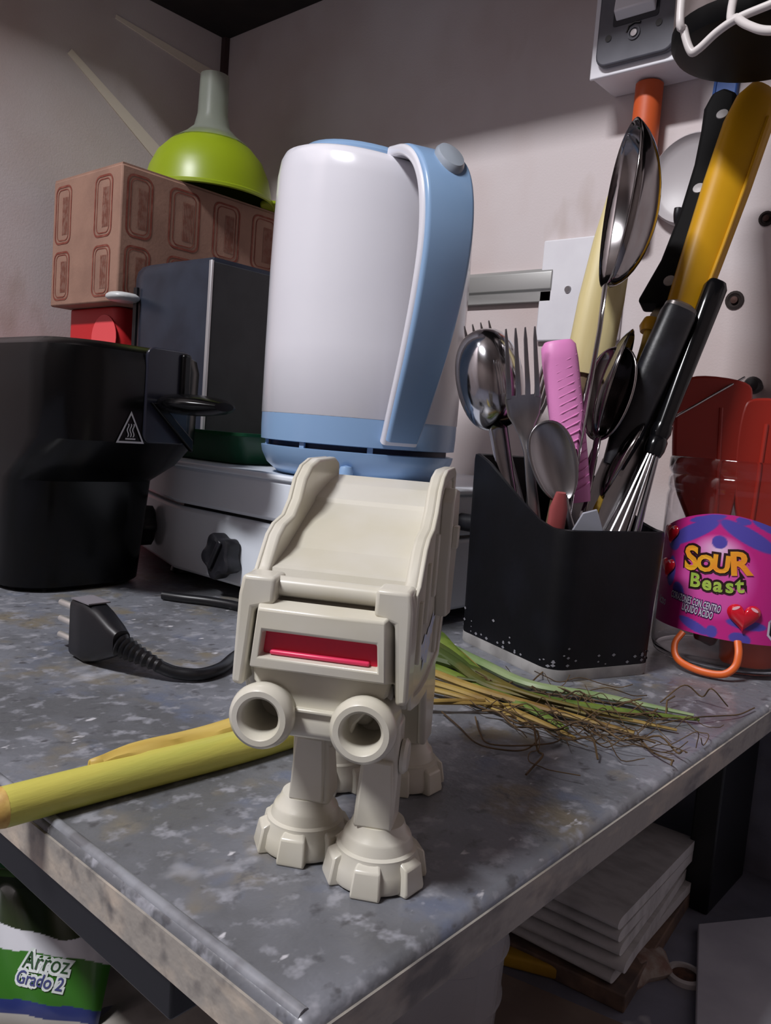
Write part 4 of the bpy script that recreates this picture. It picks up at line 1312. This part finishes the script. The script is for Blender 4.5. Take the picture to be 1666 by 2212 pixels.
# hull under the tray
hull = []
for y, hw, zb, zt in ((.006, .0200, .052, .088), (.020, .0205, .046, .092), (.045, .0205, .045, .098), (.080, .0205, .047, .110), (.094, .0200, .058, .108)):
    hull.append([(C0 - hw * .72, y, zb), (C0 + hw * .72, y, zb), (C0 + hw, y, zb + .010), (C0 + hw, y, zt), (C0 - hw, y, zt), (C0 - hw, y, zb + .010)])
mk('hull', G().loft(hull), M_TOY, ty_, bevel=0.0012)
# tray floor in three steps
rows = []
for y, z in ((.0065, .0880), (.012, .0885), (.0145, .0945), (.0170, .0950), (.030, .0990), (.044, .1050), (.0600, .1120), (.0612, .1135), (.0780, .1180), (.0920, .1205)):
    rows.append([(side_x(y, -1, .002), y, z), (side_x(y, 1, .002), y, z)])
mk('tray_floor', G().ngrid(rows), M_TOY, ty_, solid=.0016)
mk('tray_back_lip', G().box(C0 - .0215, C0 + .0215, .0910, .0940, .105, .1212), M_TOY, ty_, bevel=0.0008)
# side walls with the S-shaped top edge
wall = [(.004, .066), (.004, .0930), (.012, .0945), (.0205, .1045), (.0260, .1075), (.036, .1095), (.0425, .1145), (.0470, .1215), (.0540, .1258), (.0640, .1280), (.0880, .1282), (.0945, .1262), (.0960, .1180), (.0965, .100), (.0945, .075), (.0860, .054), (.050, .050), (.030, .052), (.012, .056)]
for s in (-1, 1):
    g = G()
    a = [(side_x(y, s, .0036), y, z) for y, z in wall]
    b = [(side_x(y, s, -.0006), y, z) for y, z in wall]
    g.loft([a, b])
    w = mk('side_wall', g, M_TOY, ty_, bevel=0.0012, seg=3)
    # raised ribs and a recessed-looking panel frame on the outer face
    for (y0, y1, z0, z1) in ((.020, .0230, .068, .088), (.034, .0375, .078, .098), (.050, .0535, .084, .106), (.066, .069, .060, .078)):
        mk('rib', G().add([(side_x(y, s, -d), y, z) for d in (.0002, .0019) for y, z in ((y0, z0), (y1, z0), (y1, z1), (y0, z1))],
                          [(0, 1, 2, 3), (4, 5, 6, 7), (0, 1, 5, 4), (1, 2, 6, 5), (2, 3, 7, 6), (3, 0, 4, 7)]), M_TOY, w, bevel=0.0005)
    fr_o = [(max(.006, y), z) for y, z in wall]
    cy_, cz2 = .050, .083
    fr_i = []
    for y, z in fr_o:
        d_ = math.hypot(y - cy_, z - cz2)
        q = max(0, d_ - .0050) / d_
        fr_i.append((cy_ + (y - cy_) * q, cz2 + (z - cz2) * q))
    k = len(fr_o)
    g = G()
    g.add([(side_x(y, s, -d), y, z) for d in (.0002, .0016) for ring_ in (fr_o, fr_i) for y, z in ring_],
          [(i, (i + 1) % k, k + (i + 1) % k, k + i) for i in range(k)] + [(2 * k + i, 2 * k + (i + 1) % k, 3 * k + (i + 1) % k, 3 * k + i) for i in range(k)] +
          [(i, (i + 1) % k, 2 * k + (i + 1) % k, 2 * k + i) for i in range(k)] + [(k + i, k + (i + 1) % k, 3 * k + (i + 1) % k, 3 * k + i) for i in range(k)])
    mk('panel_frame', g, M_TOY, w, bevel=0.0004)
    # rear outer plate
    g = G()
    pw = [(.060, .090), (.060, .117), (.066, .1215), (.080, .120), (.0865, .100), (.082, .072), (.066, .074)]
    g.loft([[(side_x(y, s, -.0004), y, z) for y, z in pw], [(side_x(y, s, -.0050), y, z) for y, z in pw]])
    mk('rear_plate', g, M_TOY, w, bevel=0.0008)
    mk('plate_block', G().add([(side_x(y, s, -d), y, z) for d in (.0048, .0072) for y, z in ((.062, .100), (.068, .100), (.068, .108), (.062, .108))],
                              [(0, 1, 2, 3), (4, 5, 6, 7), (0, 1, 5, 4), (1, 2, 6, 5), (2, 3, 7, 6), (3, 0, 4, 7)]), M_TOY, w, bevel=0.0005)
    # worn pale blue sticker
    if True:
        g = G()
        pts = []
        for q in range(22):
            a_ = 2 * math.pi * q / 22
            rr_ = (.0075 if q % 2 else .0052) * (1 + .35 * math.sin(3 * a_))
            pts.append((.046 + rr_ * math.cos(a_) * 2.6, .0690 + rr_ * math.sin(a_) * .9 + rr_ * math.cos(a_) * .35))
        g.add([(side_x(y, s, -.0009), y, z) for y, z in pts] + [(side_x(.046, s, -.0009), .046, .0690)], [(q, (q + 1) % 22, 22) for q in range(22)])
        tag(mk('sticker_remnant', g, mat('sticker_blue', (176, 194, 224), 0.5, col2=(206, 204, 200), scale=300), w, flip=False), 'pale blue sticker remnant')
# front pillars
for s in (-1, 1):
    xo, xi = C0 + s * .0262, C0 + s * .0150
    out = [(xi, .0950), (xo - s * .001, .0950), (xo, .0890), (C0 + s * .0268, .0618), (C0 + s * .0232, .0612), (C0 + s * .0212, .0850), (xi, .0868)]
    mk('front_pillar', G().prism(out, -.0015, .0100, 'xz'), M_TOY, ty_, bevel=0.0013, seg=3)
mk('cross_bar', G().tube([(C0 - .0155, .0050, .0915), (C0 + .0155, .0050, .0915)], .0031, 20), M_TOY, ty_, smooth=True)
# visor frame with a red insert
o_b = [(-.0222, .0668), (.0222, .0668), (.0205, .0878), (-.0205, .0878)]
o_f = [(-.0203, .0683), (.0203, .0683), (.0188, .0862), (-.0188, .0862)]
i_f = [(-.0180, .0716), (.0180, .0716), (.0172, .0796), (-.0172, .0796)]
i_b = [(-.0174, .0722), (.0174, .0722), (.0168, .0792), (-.0168, .0792)]
rg = [[(C0 + u, y, w) for u, w in r] for r, y in ((o_b, .002), (o_f, -.0042), (i_f, -.0046), (i_b, -.0012), ([(u * 1.02, w) for u, w in i_b], .0016), (o_b, .0020))]
mk('visor_frame', G().loft(rg, cap=False), M_TOY, ty_, bevel=0.0006)
M_TRED = mat('toy_red', (206, 18, 54), 0.28, coat=.3)
vi = mk('red_visor', G().box(C0 - .0176, C0 + .0176, -.0010, .0012, .0716, .0798), M_TRED, ty_)
mk('visor_ledge', G().box(C0 - .0150, C0 + .0150, -.0026, -.0008, .0722, .0736), mat('toy_red_light', (226, 60, 98), 0.3), vi, bevel=0.0005)
tag(vi, 'crimson slit insert')
# chin between the tubes
chin = []
for z, hw, y0 in ((.0680, .0215, .0018), (.0630, .0205, .0006), (.0575, .0150, .0006), (.0540, .0120, -.0004), (.0490, .0105, -.0008), (.0470, .0095, .0010)):
    chin.append([(C0 - hw, y0, z), (C0 + hw, y0, z), (C0 + hw, .014, z), (C0 - hw, .014, z)])
mk('chin', G().loft(chin), M_TOY, ty_, bevel=0.0009)
mk('chin_step', G().box(C0 - .0075, C0 + .0075, -.0016, .002, .0555, .0567), M_TOY, ty_, bevel=0.0004)
# the two thick tubes
for s in (-1, 1):
    x = C0 + s * .0152
    t = mk('front_tube', G().lathe([(.0078, .0125), (.0088, .0100), (.0088, -.0010), (.0096, -.0030), (.0099, -.0052), (.0094, -.0072), (.0082, -.0084), (.0066, -.0084), (.0057, -.0074), (.0054, -.0050), (.0054, .0100), (.0001, .0100)], 40, (x, 0, .0545), 'y'), M_TOY, ty_, smooth=True)
    mk('tube_strut', G().loft([[(x + u, y, z) for u, y in ((-.006, .004), (.006, .004), (.006, .012), (-.006, .012))] for z in (.0560, .066)]), M_TOY, ty_, bevel=0.001)


# legs and feet
def toy_leg(cx, cy, top, lean=0.0):
    L = mk('leg', G().loft([[(cx + lean * (1 - t) + u * w, cy + v * d, z) for u, v in ((-1, -1), (1, -1), (1, 1), (-1, 1))]
                            for t, w, d, z in ((0, .0064, .0066, .0175), (.5, .0060, .0060, .034), (1, .0052, .0055, top))]), M_TOY, ty_, bevel=0.0015, seg=3)
    mk('shin_plate', G().loft([[(cx + lean * .5 + u * w, cy + v, z) for u, v in ((-1, -.0076), (1, -.0076), (1, -.005), (-1, -.005))] for w, z in ((.0058, .0185), (.0054, .0285), (.0046, .0400))]), M_TOY, L, bevel=0.0007)
    mk('knee_disc', G().lathe([(.0052, 0), (.0055, .0012), (.0045, .0022), (.0001, .0024)], 22, (cx + .0056, cy, .040), 'x', True), M_TOY, L, smooth=True)
    F = mk('foot', G().lathe([(.0141, .0008), (.0146, .0020), (.0140, .0062), (.0128, .0098), (.0128, .0106), (.0116, .0112), (.0108, .0140), (.0104, .0148), (.0094, .0156), (.0082, .0186), (.0001, .0188)], 44, (cx, cy, 0), cap=True), M_TOY, ty_, smooth=True)
    for a in (-90, -28, 28, 90, 152, 208):
        g = G()
        g.loft([[(r, u * w, z) for u in (-1, 1)] + [(.0095, u * w, z) for u in (1, -1)] for r, w, z in ((.0160, .0046, 0), (.0162, .0046, .0015), (.0150, .0040, .0084), (.0124, .0034, .0098))])
        mk('toe', g.xf(Matrix.Translation(Vector((cx, cy, 0))) @ Matrix.Rotation(R_(a), 4, 'Z')), M_TOY, F, bevel=0.0006)
    return L


toy_leg(.0128, .0160, .052, -.001)
toy_leg(-.0138, .0268, .052, .003)
toy_leg(.0105, .0875, .056)
toy_leg(-.0165, .0790, .056)
# rear thigh guards joining the rear legs to the hull
for s in (-1, 1):
    pw = [(.058, .052), (.064, .040), (.072, .022), (.094, .018), (.093, .040), (.082, .058), (.072, .068)]
    g = G().loft([[(C0 + s * .0185 + (.004 if s > 0 else 0), y, z) for y, z in pw], [(C0 + s * .0215 + (.004 if s > 0 else 0), y, z) for y, z in pw]])
    mk('thigh_guard', g, M_TOY, ty_, bevel=0.001)
